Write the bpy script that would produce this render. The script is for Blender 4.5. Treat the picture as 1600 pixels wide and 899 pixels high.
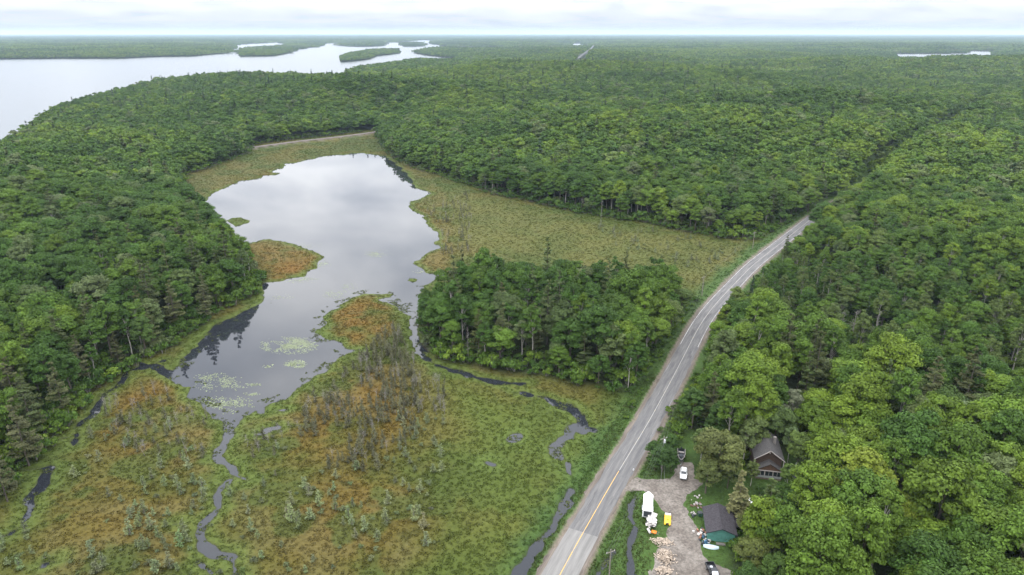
import bpy, math, random
import numpy as np
from mathutils import Vector, Matrix

# ------------------------------------------------------------------ camera, sky, sun, exposure
for o in list(bpy.data.objects): bpy.data.objects.remove(o)
scene = bpy.context.scene
COL = scene.collection
R = math.radians
CAM_H, FPX, HZ = 110.0, 1067.0, 51.0
HAZE_D = 4.2e-5
PITCH = math.atan((449.5 - HZ) / FPX)
cam = bpy.data.cameras.new('camera'); camo = bpy.data.objects.new('camera', cam); COL.objects.link(camo)
camo.location = (0, 0, CAM_H); camo.rotation_euler = (math.pi / 2 - PITCH, 0, 0)
cam.sensor_width = 36; cam.lens = 36 * FPX / 1600; cam.clip_start = 1; cam.clip_end = 90000
scene.camera = camo

SUN_EL, SUN_AZ = R(58), R(-150)           # azimuth clockwise from +Y: high, behind and to the left of the camera
world = bpy.data.worlds.new('World'); scene.world = world; world.use_nodes = True
def build_world():
    nt = world.node_tree; N = nt.nodes; L = nt.links; N.clear()
    out = N.new('ShaderNodeOutputWorld'); bg = N.new('ShaderNodeBackground'); bg.inputs['Strength'].default_value = 0.1
    sky = N.new('ShaderNodeTexSky'); sky.sky_type = 'NISHITA'; sky.sun_disc = False
    sky.sun_elevation = SUN_EL; sky.sun_rotation = SUN_AZ % (2 * math.pi); sky.altitude = 300
    sky.dust_density = 2.0
    tc = N.new('ShaderNodeTexCoord'); sep = N.new('ShaderNodeSeparateXYZ'); L.new(tc.outputs['Generated'], sep.inputs[0])
    def m(op, a, b=None, c=None):
        n = N.new('ShaderNodeMath'); n.operation = op
        for i, v in enumerate((a, b, c)):
            if v is None: continue
            if hasattr(v, 'links'): L.new(v, n.inputs[i])
            else: n.inputs[i].default_value = v
        return n.outputs[0]
    z = m('MAXIMUM', sep.outputs[2], 0.0)
    zz = m('ADD', z, 0.13)
    px = m('DIVIDE', sep.outputs[0], zz); py = m('DIVIDE', sep.outputs[1], zz)
    cmb = N.new('ShaderNodeCombineXYZ'); cmb.inputs[2].default_value = 3.7; L.new(px, cmb.inputs[0]); L.new(py, cmb.inputs[1])
    n1 = N.new('ShaderNodeTexNoise'); n1.inputs['Scale'].default_value = 1.9; n1.inputs['Detail'].default_value = 7
    n1.inputs['Roughness'].default_value = 0.55; n1.inputs['Distortion'].default_value = 0.3
    L.new(cmb.outputs[0], n1.inputs['Vector'])
    # cloud deck: grey underside <-> bright white tops
    rp = N.new('ShaderNodeValToRGB'); L.new(n1.outputs['Fac'], rp.inputs[0])
    e = rp.color_ramp.elements
    e[0].position = 0.34; e[0].color = (0.86, 0.91, 1.02, 1)
    e[1].position = 0.64; e[1].color = (1.6, 1.61, 1.64, 1)
    # overcast law: zenith brighter than horizon
    g = m('MULTIPLY_ADD', m('DIVIDE', z, m('ADD', z, .35)), 44.0, 9.6)
    cl = N.new('ShaderNodeMix'); cl.data_type = 'RGBA'; cl.blend_type = 'MULTIPLY'; cl.inputs[0].default_value = 1
    cg = N.new('ShaderNodeCombineColor')
    for i in range(3): L.new(g, cg.inputs[i])
    cal = N.new('ShaderNodeMix'); cal.data_type = 'RGBA'; L.new(m('DIVIDE', z, m('ADD', z, .055)), cal.inputs[0]); cal.inputs[6].default_value = (.87, .94, 1.04, 1); L.new(rp.outputs[0], cal.inputs[7])
    L.new(cal.outputs[2], cl.inputs[6]); L.new(cg.outputs[0], cl.inputs[7])
    mx = N.new('ShaderNodeMix'); mx.data_type = 'RGBA'
    cov = N.new('ShaderNodeMapRange'); L.new(n1.outputs['Fac'], cov.inputs[0])
    cov.inputs[1].default_value = 0.25; cov.inputs[2].default_value = 0.5; cov.inputs[3].default_value = 0.92; cov.inputs[4].default_value = 0.97
    L.new(cov.outputs[0], mx.inputs[0]); L.new(sky.outputs[0], mx.inputs[6]); L.new(cl.outputs[2], mx.inputs[7])
    L.new(mx.outputs[2], bg.inputs['Color']); L.new(bg.outputs[0], out.inputs[0])
build_world()
sl = bpy.data.lights.new('sun', 'SUN'); sl.energy = 0.7; sl.angle = R(16); sl.color = (1, 0.95, 0.87)
so = bpy.data.objects.new('sun', sl); COL.objects.link(so)
sd = Vector((math.sin(SUN_AZ) * math.cos(SUN_EL), math.cos(SUN_AZ) * math.cos(SUN_EL), math.sin(SUN_EL)))
so.rotation_euler = (-sd).to_track_quat('-Z', 'Y').to_euler(); so.location = (0, 0, 400)
scene.view_settings.view_transform = 'Standard'; scene.view_settings.look = 'None'
scene.view_settings.exposure = -0.42; scene.view_settings.gamma = 1.0; scene.view_settings.use_curve_mapping = False
try:
    scene.cycles.volume_step_rate = 5.0; scene.cycles.max_bounces = 6; scene.cycles.volume_bounces = 0
    scene.cycles.transparent_max_bounces = 6
except Exception: pass

rng = np.random.default_rng(7); random.seed(7)

# ------------------------------------------------------------------ map helpers (photo pixel -> point on the level ground)
def G(u, v, z=0.0):
    x = (u - 800) / FPX; y = (449.5 - v) / FPX
    t = (CAM_H - z) / (math.sin(PITCH) - y * math.cos(PITCH))
    return (x * t, (math.cos(PITCH) + y * math.sin(PITCH)) * t)
def GP(pts, z=0.0): return np.array([G(u, v, z) for u, v in pts])
def project(x, y, z):
    yc = y * math.cos(PITCH) - (z - CAM_H) * math.sin(PITCH)
    up = y * math.sin(PITCH) + (z - CAM_H) * math.cos(PITCH)
    return 800 + FPX * x / yc, 449.5 - FPX * up / yc, yc
def _h(ix, iy, s):
    n = (ix.astype(np.int64) * 374761393 + iy.astype(np.int64) * 668265263 + s * 1442695041) & 0x7fffffff
    n = ((n ^ (n >> 13)) * 1274126177) & 0x7fffffff
    return ((n ^ (n >> 16)) & 0xffff) / 65535.0
def vnoise(x, y, s=0):
    ix = np.floor(x); iy = np.floor(y); fx = x - ix; fy = y - iy
    fx = fx * fx * (3 - 2 * fx); fy = fy * fy * (3 - 2 * fy)
    a = _h(ix, iy, s); b = _h(ix + 1, iy, s); c = _h(ix, iy + 1, s); d = _h(ix + 1, iy + 1, s)
    return (a * (1 - fx) + b * fx) * (1 - fy) + (c * (1 - fx) + d * fx) * fy
def fbm(x, y, sc, o=4, s=0):
    v = 0; a = 0.5; t = 0
    for k in range(o):
        v = v + a * vnoise(x / sc * 2 ** k + 17.3 * k, y / sc * 2 ** k - 9.1 * k, s + k); t += a; a *= 0.5
    return v / t
def inside(P, poly):
    x, y = P[:, 0], P[:, 1]; r = np.zeros(len(P), bool)
    n = len(poly)
    for i in range(n):
        x0, y0 = poly[i]; x1, y1 = poly[(i + 1) % n]
        if y0 == y1: continue
        c = ((y0 > y) != (y1 > y)) & (x < (x1 - x0) * (y - y0) / (y1 - y0) + x0)
        r ^= c
    return r
def dseg(P, pl, closed=False):
    d = np.full(len(P), 1e18); n = len(pl)
    for i in range(n if closed else n - 1):
        a = pl[i]; b = pl[(i + 1) % n]; ab = b - a; l2 = max(ab @ ab, 1e-9)
        t = np.clip(((P - a) @ ab) / l2, 0, 1)
        q = P - a - t[:, None] * ab
        d = np.minimum(d, (q * q).sum(1))
    return np.sqrt(d)
def sdf(P, poly):            # negative inside; only exact near the polygon's box
    d = dseg(P, poly, True); return np.where(inside(P, poly), -d, d)
def ss(a, b, x):
    t = np.clip((x - a) / (b - a), 0, 1); return t * t * (3 - 2 * t)

# ---- map of the place
POND = GP([(563,239),(605,245),(624,262),(641,276),(650,294),(675,303),(644,315),(637,322),(650,333),(665,338),(663,348),(680,362),(688,372),
 (678,379),(690,387),(663,398),(644,411),(657,416),(667,427),(694,429),(664,448),(654,475),(653,505),(657,532),(670,552),(650,550),(642,527),(640,495),
 (629,487),(613,473),(592,469),(616,465),(613,460),(570,458),(549,465),(530,480),(507,489),(509,505),(496,519),(515,529),(530,535),(540,545),(568,547),(540,552),
 (528,561),(515,575),(488,590),(464,609),(448,625),(421,633),(411,646),(399,642),(379,654),(364,668),(351,660),(331,650),(315,636),(292,622),
 (296,608),(283,600),(270,588),(283,562),(314,532),(340,508),(378,487),(408,474),(412,452),(410,442),(426,442),(442,440),(475,432),(481,424),
 (494,419),(498,411),(507,401),(485,392),(468,385),(449,377),(420,374),(394,379),(377,384),(366,380),(351,362),(347,343),(338,330),(312,320),(329,307),(332,301),
 (358,291),(377,284),(400,280),(416,275),(439,274),(426,269),(442,263),(446,257),(475,252),(501,245),(540,242)])
POND_ISLES = [GP([(355,341),(377,339),(395,346),(384,350),(368,355),(360,349)]), GP([(637,439),(642,436),(650,437),(648,440)]),
              GP([(352,359),(358,357),(362,359),(356,361)]), GP([(372,359),(378,357),(384,359),(378,361)])]
def z5(p): return [(x * .3995, 540 + y * .3995) for x, y in p]
def z6(p): return [(400 + x * .533, 420 + y * .533) for x, y in p]
def z5b(p): return [(780 + x * .355, 580 + y * .355) for x, y in p]
CHANNELS = [(GP(z5(p)), w) for p, w in [
 ([(905,300),(898,335),(870,390),(850,440),(900,470),(925,510),(970,527)], 1.9),
 ([(925,512),(890,535),(850,578),(855,640),(800,690),(780,740),(800,790),(850,825),(905,825),(922,899),(925,960)], 1.25),
 ([(700,140),(600,75),(500,100),(470,150),(410,190),(370,265),(310,310),(290,390)], 1.5),
 ([(310,345),(260,362),(220,370)], .9), ([(290,400),(240,410),(215,418)], .8),
 ([(640,60),(580,80),(530,62),(460,60)], .9),
 ([(190,480),(160,550),(110,600),(120,640),(80,710),(30,745),(-20,752)], 1.6), ([(190,480),(150,484),(95,492)], .7),
 ([(175,860),(200,848),(225,838)], .8), ([(690,695),(720,688)], .5), ([(775,850),(800,870),(830,890)], .8)]]
CHANNELS += [(GP(z6(p)), w) for p, w in [
 ([(475,245),(500,265),(530,285),(600,305),(640,320),(720,335),(790,338)], 1.6), ([(785,366),(850,380),(890,400),(930,415)], 2.2),
 ([(750,500),(770,490)], 1.2), ([(680,570),(695,575)], .9), ([(10,487),(40,470),(65,466)], 1.0), ([(50,420),(85,415)], 1.0)]]
CHANNELS += [(GP(z5b(p)), w) for p, w in [
 ([(270,152),(300,160),(330,178),(352,195),(365,225),(362,262),(335,245)], 2.2), ([(318,255),(305,290),(280,300),(245,345),(262,382)], 2.4),
 ([(330,250),(390,255),(415,262)], 1.3), ([(300,410),(312,450),(334,485)], 1.0), ([(312,525),(300,572),(262,640),(222,710),(150,790),(100,870),(76,920),(60,980)], 1.7)]]
DITCH = [(GP(z5b(p)), w) for p, w in [
 ([(596,548),(588,590),(575,640),(590,672)], .75), ([(600,690),(580,740),(572,800),(578,860),(582,930),(585,990)], .8), ([(500,800),(470,845),(430,900),(380,980)], .9)]]
BASIN = GP([(-160,870),(0,775),(35,735),(70,700),(105,655),(150,605),(200,575),(250,550),(285,530),(315,505),(350,482),(398,462),(403,432),(372,400),(350,370),(334,345),
 (314,328),(296,312),(285,290),(285,275),(330,262),(370,248),(388,240),(396,227),(472,217),(529,211),(586,204),(594,222),(608,242),(640,262),(690,276),(732,290),(760,302),
 (840,318),(920,336),(1000,348),(1080,364),(1120,372),(1172,376),(1200,364),(1256,338),(1276,341),(1250,368),(1200,410),(1146,476),(1117,512),(1080,580),(1048,640),
 (1004,735),(930,899),(890,990),(-260,990)])
WOODLOT = GP([(660,546),(690,558),(730,570),(790,582),(850,586),(904,600),(945,606),(985,614),(1009,594),(1037,560),(1058,524),(1079,491),(1088,474),(1050,466),(950,463),
 (850,459),(770,449),(712,462),(680,480),(662,505)])
YARD = GP([(985,752),(1004,738),(1012,728),(1040,735),(1058,716),(1060,690),(1078,676),(1096,684),(1092,712),(1098,745),(1120,742),(1150,752),(1170,735),(1172,715),(1240,715),(1262,735),
 (1258,765),(1236,790),(1208,800),(1180,795),(1160,800),(1152,838),(1142,862),(1140,880),(1150,930),(900,960)])
DRIVE = GP([(977,764),(988,752),(996,746),(1010,750),(1050,750),(1064,722),(1080,724),(1084,748),(1096,752),(1088,762),(1072,772),(1068,788),(1074,805),(1088,822),(1092,846),(1096,866),(1108,880),
 (1122,884),(1142,894),(1150,925),(1015,925),(1022,880),(1030,860),(1046,842),(1048,822),(1042,806),(1030,790),(1018,772),(1008,764),(992,762)], 1)
ROADC = GP([(790,1060),(836,975),(877,892),(960,747),(1013.5,660),(1054,585),(1092,510),(1115,478),(1174,416),(1230,372),(1272,339),(1330,304),(1400,262),(1475,214),(1540,170)], 1)
def smooth_line(p, step):
    p = np.array(p); t = np.r_[0, np.cumsum(np.hypot(*np.diff(p, axis=0).T))]
    s = np.arange(0, t[-1], step); q = np.c_[np.interp(s, t, p[:, 0]), np.interp(s, t, p[:, 1])]
    k = max(3, int(45 / step)); w = np.hanning(k + 2)[1:-1]; w /= w.sum()
    pad = k // 2
    ext = np.r_[q[0] + (q[0] - q[1]) * np.arange(pad, 0, -1)[:, None], q, q[-1] + (q[-1] - q[-2]) * np.arange(1, pad + 1)[:, None]]
    return np.c_[np.convolve(ext[:, 0], w, 'valid'), np.convolve(ext[:, 1], w, 'valid')][:len(q)]
ROADS = smooth_line(ROADC, 2.0); ROADK = ROADS[::6]
RAIL = GP([(330,240),(396,230),(472,220),(529,214),(589,206),(640,199)], 2)
# big lake: upper edge at the foot of the far shore, lower edge behind the tree tops
LAKE = np.vstack([GP([(-420,92),(0,93),(90,92),(185,92),(250,89),(300,88.5),(350,84),(361,81),(365,74),(372,70),(436,66.5),(440,68),(470,71),(500,69),(520,67.5),(600,70),(605,66.3),(625,67),
 (640,65),(660,63),(684,63.5),(672,68),(690,72),(735,74),(794,74.5),(796,77.5),(735,78.5),(720,90)]),
 GP([(700,90),(650,87),(600,94),(560,98),(536,104),(534,118),(490,113),(455,106),(420,113),(330,108),(250,116),(190,132),(110,151),(60,168),(0,205),(-200,255),(-420,300)], 22)])
LAKE_ISLES = [GP([(436,74),(445,71.5),(500,69.2),(505,72),(475,76),(457,78),(440,77)]), GP([(520,71.5),(560,69.5),(600,69),(600,72.5),(560,73.5)]), GP([(372,86),(380,80),(395,77),(440,76),(457,78),(455,83),(430,88),(375,89)]), GP([(530,92),(545,86),(570,82),(600,80),(628,80),(625,84),(590,88),(578,93),(545,97),(532,97)]),
 GP([(626,70),(640,68),(662,69),(660,73),(632,74)]), GP([(645,83),(665,79),(700,76),(735,79),(790,79),(760,92),(722,92),(690,90),(660,86)]), GP([(252,85),(270,81),(330,80),(358,80),(352,84),(300,88),(255,88)])]
FARLAKES = [np.vstack([GP([(1400,84),(1440,84.5),(1500,84),(1510,79.5),(1560,81.5)]), GP([(1558,88),(1530,90),(1470,90.5),(1405,88)], 19)]), np.vstack([GP([(890,68.5),(916,68.5)]), GP([(916,71.5),(890,71.5)], 18)])]
CLEARING = np.vstack([GP([(960,190),(985,187),(1008,190)], 6), GP([(1012,201),(985,205),(960,202)], 36)])

def fields(P):
    """map fields for points near the wetland (r < 1500 m)"""
    f = {}
    w = sdf(P, POND)
    for i in POND_ISLES: w = np.maximum(w, -sdf(P, i))
    for pl, wd in CHANNELS + DITCH:
        w = np.minimum(w, dseg(P, pl) - wd * (0.30 + 0.75 * fbm(P[:, 0], P[:, 1], 9, 2, 31)))
    r = np.hypot(P[:, 0], P[:, 1])
    w = w + (fbm(P[:, 0], P[:, 1], 7, 3, 3) - .5) * 3.4 * np.clip(r / 260, .5, 2.2) * ss(0, 3, np.abs(w) + 2)
    w = w + (fbm(P[:, 0], P[:, 1], 2.6, 2, 8) - .5) * 1.7 * ss(3.5, 1, np.abs(w)) * ss(420, 250, r)
    f['water'] = w
    f['basin'] = sdf(P, BASIN); f['wood'] = sdf(P, WOODLOT); f['yard'] = sdf(P, YARD)
    f['road'] = dseg(P, ROADK); f['rail'] = dseg(P, RAIL)
    return f
def lake_sdf(P):
    d = sdf(P, LAKE)
    for i in LAKE_ISLES: d = np.maximum(d, -sdf(P, i))
    for l in FARLAKES: d = np.minimum(d, sdf(P, l))
    return d
def hills(x, y):
    r = np.hypot(x, y)
    a = (fbm(x, y, 360, 3, 50) - .42) * 62 * ss(380, 900, r) * ss(5200, 2500, r)
    b = (fbm(x, y, 1700, 3, 60) - .4) * 22 * ss(900, 3500, r)
    c = fbm(x, y, 90, 2, 70) * 3.5
    # low rock ridges beside the pond
    e = 22 * np.exp(-(((x + 350) / 120) ** 2 + ((y - 430) / 170) ** 2)) + 16 * np.exp(-(((x - 300) / 210) ** 2 + ((y - 820) / 90) ** 2)) + 20 * np.exp(-(((x - 90) / 190) ** 2 + ((y - 640) / 110) ** 2)) \
      + 17 * np.exp(-(((x + 150) / 230) ** 2 + ((y - 1010) / 110) ** 2)) + 5 * np.exp(-(((x - 230) / 120) ** 2 + ((y - 260) / 100) ** 2))
    e2 = 15 * np.exp(-(((x + 560) / 260) ** 2 + ((y - 1330) / 150) ** 2)) + 9 * np.exp(-(((x + 640) / 130) ** 2 + ((y - 1000) / 110) ** 2)) + 22 * np.exp(-(((x - 40) / 330) ** 2 + ((y - 1500) / 160) ** 2))
    return np.maximum(a + b + c, 0.5) + 0.8, e + e2
def terrain(P, f=None):
    x, y = P[:, 0], P[:, 1]; r = np.hypot(x, y)
    z, ez = hills(x, y)
    ld = np.full(len(P), 900.0); far = (r > 500)
    if far.any(): ld[far] = lake_sdf(P[far])
    z = np.where(far, z * ss(0, 450, ld) + ez * ss(0, 150, ld) + 7 * ss(10, 110, ld) * (r > 1800) + 1.2 * ss(-2, 6, ld), z + ez)
    z = np.where(ld < 0, np.maximum(-3, ld * .2), z)
    near = r < 1500
    if near.any():
        q = f if f is not None else fields(P[near])
        zz = z[near]
        land = -np.minimum(q['basin'], 0)                       # > 0 inside the basin
        wet = np.clip(q['water'] * .28, -.9, .32) + (fbm(P[near][:, 0], P[near][:, 1], 2.5, 2, 5) - .5) * .22 * (q['water'] > .6)
        k = ss(-4, 26, q['basin'])
        zf = wet * (1 - k) + (1.2 + (zz - 1.2) * ss(0, 170, q['basin'])) * k
        kw = ss(3, -14, q['wood']); zf = np.where(q['wood'] < 3, zf * (1 - kw) + 1.6 * kw, zf)
        ky = ss(10, 0, q['yard']); zf = zf * (1 - ky) + np.where(q['water'] < 3, np.minimum(wet + .2 * ss(0, 3, q['water']), .9), .95) * ky
        rd = q['road']; kr = ss(12, 6.6, rd)
        keep = np.where((q['water'] < 2.5) & (rd > 5.6), ss(0, 2.5, q['water']) * kr, kr)
        zf = zf * (1 - keep) + .93 * keep
        kb = ss(9, 3.6, q['rail']); zf = zf * (1 - kb) + 1.9 * kb
        z = z.copy(); z[near] = zf
    return z

# ------------------------------------------------------------------ material helpers
def new_mat(name):
    m = bpy.data.materials.new(name); m.use_nodes = True; nt = m.node_tree
    return m, nt, nt.nodes['Principled BSDF'], nt.nodes['Material Output']
def flat(name, col, rough=.6, metal=0.0, var=.12, scale=6.0, spec=.5):
    m, nt, b, o = new_mat(name); N, L = nt.nodes, nt.links
    tc = N.new('ShaderNodeTexCoord'); n = N.new('ShaderNodeTexNoise'); n.inputs['Scale'].default_value = scale; n.inputs['Detail'].default_value = 5
    L.new(tc.outputs['Object'], n.inputs['Vector'])
    rp = N.new('ShaderNodeValToRGB'); L.new(n.outputs['Fac'], rp.inputs[0])
    rp.color_ramp.elements[0].position = .3; rp.color_ramp.elements[1].position = .7
    rp.color_ramp.elements[0].color = (*[c * (1 - var) for c in col], 1); rp.color_ramp.elements[1].color = (*[min(1, c * (1 + var)) for c in col], 1)
    L.new(rp.outputs[0], b.inputs['Base Color']); b.inputs['Roughness'].default_value = rough; b.inputs['Metallic'].default_value = metal
    b.inputs['Specular IOR Level'].default_value = spec
    return m
def leaf_mat(name, transl=.22, rough=.55, spec=.3, shade=.5):
    m, nt, b, o = new_mat(name); N, L = nt.nodes, nt.links
    at = N.new('ShaderNodeAttribute'); at.attribute_type = 'INSTANCER'; at.attribute_name = 'tint'
    lv = N.new('ShaderNodeAttribute'); lv.attribute_name = 'lv'
    mr = N.new('ShaderNodeMapRange'); L.new(lv.outputs['Fac'], mr.inputs[0]); mr.inputs[3].default_value = 1 - shade; mr.inputs[4].default_value = 1 + shade
    mul = N.new('ShaderNodeVectorMath'); mul.operation = 'SCALE'; L.new(at.outputs['Vector'], mul.inputs[0]); L.new(mr.outputs[0], mul.inputs['Scale'])
    L.new(mul.outputs[0], b.inputs['Base Color']); b.inputs['Roughness'].default_value = rough; b.inputs['Specular IOR Level'].default_value = spec
    tr = N.new('ShaderNodeBsdfTranslucent'); L.new(mul.outputs[0], tr.inputs[0])
    mx = N.new('ShaderNodeMixShader'); mx.inputs[0].default_value = transl
    L.new(b.outputs[0], mx.inputs[1]); L.new(tr.outputs[0], mx.inputs[2]); L.new(mx.outputs[0], o.inputs[0])
    return m
M = {}
M['leaf'] = leaf_mat('foliage', .22, .6, .12, .5)
M['needle'] = leaf_mat('needles', .1, .65, .1, .45)
M['grass'] = leaf_mat('sedge_blades', .2, .7, .08, .35)
M['bark'] = flat('bark', (.10, .085, .07), .9, 0, .3, 3, .1)
M['palebark'] = flat('pale_bark', (.30, .28, .25), .85, 0, .3, 3, .1)
M['dead'] = flat('dead_wood', (.20, .185, .17), .9, 0, .25, 4, .1)

# ------------------------------------------------------------------ mesh helpers
def set_props(o, label=None, cat=None, group=None, kind=None):
    if label: o['label'] = label
    if cat: o['category'] = cat
    if group: o['group'] = group
    if kind: o['kind'] = kind
    return o
def mesh_np(name, v, f, mats, lv=None, midx=None, smooth=False, attrs=None):
    v = np.asarray(v, np.float32); f = np.asarray(f, np.int32); k = f.shape[1]
    me = bpy.data.meshes.new(name); me.vertices.add(len(v)); me.vertices.foreach_set('co', v.ravel())
    me.loops.add(f.size); me.loops.foreach_set('vertex_index', f.ravel())
    me.polygons.add(len(f)); me.polygons.foreach_set('loop_start', np.arange(0, f.size, k, dtype=np.int32))
    for m in (mats if isinstance(mats, (list, tuple)) else [mats]): me.materials.append(m)
    if midx is not None: me.polygons.foreach_set('material_index', np.asarray(midx, np.int32))
    if smooth: me.polygons.foreach_set('use_smooth', np.ones(len(f), bool))
    if lv is not None:
        a = me.attributes.new('lv', 'FLOAT', 'POINT'); a.data.foreach_set('value', np.asarray(lv, np.float32))
    for n, (t, d) in (attrs or {}).items():
        a = me.attributes.new(n, t, 'POINT')
        a.data.foreach_set('color' if t == 'FLOAT_COLOR' else 'vector' if t == 'FLOAT_VECTOR' else 'value', np.asarray(d).astype(np.int32 if t == 'INT' else np.float32).ravel())
    me.update(calc_edges=True)
    return me
def link(name, me, parent=None, loc=(0, 0, 0), rz=0, scale=None):
    o = bpy.data.objects.new(name, me); COL.objects.link(o); o.location = loc; o.rotation_euler = (0, 0, rz)
    if scale: o.scale = scale
    if parent: o.parent = parent
    return o
def empty(name, loc, rz=0): return link(name, None, None, loc, rz)
class MB:
    def __init__(s): s.v = []; s.f = []
    def poly(s, pts):
        n = len(s.v); s.v += [tuple(p) for p in pts]; s.f.append(tuple(range(n, n + len(pts)))); return s
    def hexa(s, b, t):                      # 4 bottom + 4 top corners (counter-clockwise)
        n = len(s.v); s.v += [tuple(p) for p in b] + [tuple(p) for p in t]
        s.f += [(n+3, n+2, n+1, n), (n+4, n+5, n+6, n+7)] + [(n+i, n+(i+1) % 4, n+4+(i+1) % 4, n+4+i) for i in range(4)]; return s
    def box(s, x0, x1, y0, y1, z0, z1, t=0.0, ty=None):
        ty = t if ty is None else ty
        return s.hexa([(x0,y0,z0),(x1,y0,z0),(x1,y1,z0),(x0,y1,z0)], [(x0+t,y0+ty,z1),(x1-t,y0+ty,z1),(x1-t,y1-ty,z1),(x0+t,y1-ty,z1)])
    def prism(s, prof, a, b, axis='y'):     # profile extruded along an axis
        n = len(s.v); k = len(prof)
        for q in (a, b):
            for p in prof: s.v.append((p[0], q, p[1]) if axis == 'y' else (q, p[0], p[1]) if axis == 'x' else (p[0], p[1], q))
        s.f += [tuple(range(n + k - 1, n - 1, -1)), tuple(range(n + k, n + 2 * k))] + [(n+i, n+(i+1) % k, n+k+(i+1) % k, n+k+i) for i in range(k)]; return s
    def tube(s, pts, rad, k=6, cap=True):
        pts = [Vector(p) for p in pts]; n0 = len(s.v)
        if not hasattr(rad, '__len__'): rad = [rad] * len(pts)
        for i, p in enumerate(pts):
            d = (pts[min(i+1, len(pts)-1)] - pts[max(i-1, 0)]).normalized()
            a = d.orthogonal().normalized(); b = d.cross(a)
            if i and (a.dot(pa) < 0): pass
            pa = a
            for j in range(k):
                t = 2 * math.pi * j / k; s.v.append(tuple(p + (a * math.cos(t) + b * math.sin(t)) * rad[i]))
        for i in range(len(pts) - 1):
            for j in range(k): s.f.append((n0+i*k+j, n0+i*k+(j+1) % k, n0+(i+1)*k+(j+1) % k, n0+(i+1)*k+j))
        if cap: s.f += [tuple(range(n0 + k - 1, n0 - 1, -1)), tuple(range(n0 + (len(pts)-1)*k, n0 + len(pts)*k))]
        return s
    def disc(s, c, r, axis='x', w=.2, k=14):
        c = Vector(c); d = {'x': Vector((w/2,0,0)), 'y': Vector((0,w/2,0)), 'z': Vector((0,0,w/2))}[axis]
        return s.tube([c - d, c + d], r, k)
    def build(s, name, mat, parent=None, loc=(0,0,0), rz=0, bevel=0, smooth=False):
        me = bpy.data.meshes.new(name); me.from_pydata(s.v, [], s.f); me.materials.append(mat); me.update()
        if smooth: me.polygons.foreach_set('use_smooth', np.ones(len(me.polygons), bool))
        o = link(name, me, parent, loc, rz)
        if bevel:
            b = o.modifiers.new('bevel', 'BEVEL'); b.width = bevel; b.segments = 2; b.limit_method = 'ANGLE'
        return o

# ------------------------------------------------------------------ ground sheet
GREEN_SEDGE = np.array((.047, .063, .011)); OLIVE = np.array((.076, .070, .015)); RUST = np.array((.122, .062, .012)); STRAW = np.array((.100, .086, .030))
FLOOR = np.array((.026, .036, .013)); LAWN = np.array((.042, .076, .017)); PEAT = np.array((.020, .017, .012)); MUD = np.array((.14, .115, .09))
RUSTZ = [(GP(z), w) for z, w in [([(180,620),(255,590),(300,620),(330,660),(320,720),(240,740),(140,700)], .8), ([(380,375),(500,395),(490,425),(430,440)], 1.0), ([(505,490),(550,465),(610,465),(635,500),(600,530),(545,540)], .8),
   ([(450,640),(520,580),(600,560),(650,600),(660,660),(600,720),(520,730),(440,720)], .62), ([(60,760),(200,740),(330,760),(300,899),(60,899)], .32), ([(420,760),(620,700),(700,760),(600,899),(420,899)], .45),
   ([(650,320),(690,380),(640,425),(700,425),(720,350)], .6), ([(330,300),(420,265),(440,275),(370,290)], .3)]]
SEDGEZ = GP([(660,560),(700,580),(820,620),(900,650),(940,680),(880,800),(830,899),(680,960),(640,899),(720,800),(700,700),(680,620)])
MEADOW = GP([(700,300),(760,310),(900,345),(1080,372),(1170,385),(1090,440),(760,395),(700,370)])
def wet_color(P, q):
    x, y = P[:, 0], P[:, 1]; n = len(P)
    n1 = fbm(x, y, 22, 4, 11); n2 = fbm(x, y, 6, 3, 12); n3 = fbm(x, y, 60, 3, 13)
    c = GREEN_SEDGE * (1 - ss(.35, .7, n1)[:, None]) + OLIVE * ss(.35, .7, n1)[:, None]
    rz = np.zeros(n)
    for pl, w in RUSTZ: rz = np.maximum(rz, w * ss(9, -9, sdf(P, pl) + (n1 - .5) * 26))
    rz = rz * ss(.22, .66, n2 * .4 + n1 * .7) * .95
    c = c * (1 - rz[:, None]) + RUST * rz[:, None]
    st = ss(.56, .72, n3 * .6 + n2 * .45) * .5
    md = ss(8, -10, sdf(P, MEADOW)); st = np.maximum(st, md * .35 * ss(.3, .6, n1)); c = c * (1 - st[:, None]) + STRAW * st[:, None]
    tr = ss(.030, .008, np.abs(fbm(x, y, 16, 3, 15) - .5)) * ss(.45, .62, fbm(x, y, 45, 2, 16)) * .5; c = c * (1 - tr[:, None]) + np.array((.040, .046, .012)) * tr[:, None]
    gp = ss(.60, .68, fbm(x, y, 11, 3, 17))[:, None] * .7; c = c * (1 - gp) + np.array((.044, .062, .012)) * gp
    mm = md[:, None] * .65; c = c * (1 - mm) + np.array((.072, .078, .018)) * (.8 + .4 * n1[:, None]) * mm
    sg = ss(10, -10, sdf(P, SEDGEZ) + (n1 - .5) * 20)[:, None] * .85
    c = c * (1 - sg) + (np.array((.052, .072, .012)) * (.75 + .5 * n1[:, None])) * sg
    rim = ss(5, 1, q['water'])[:, None] * .75; c = c * (1 - rim) + np.array((.070, .098, .020)) * rim
    vg = ss(16, 8, q['road'] + (n2 - .5) * 7)[:, None]; c = c * (1 - vg) + LAWN * (.75 + .5 * n2[:, None]) * vg
    return c
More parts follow.
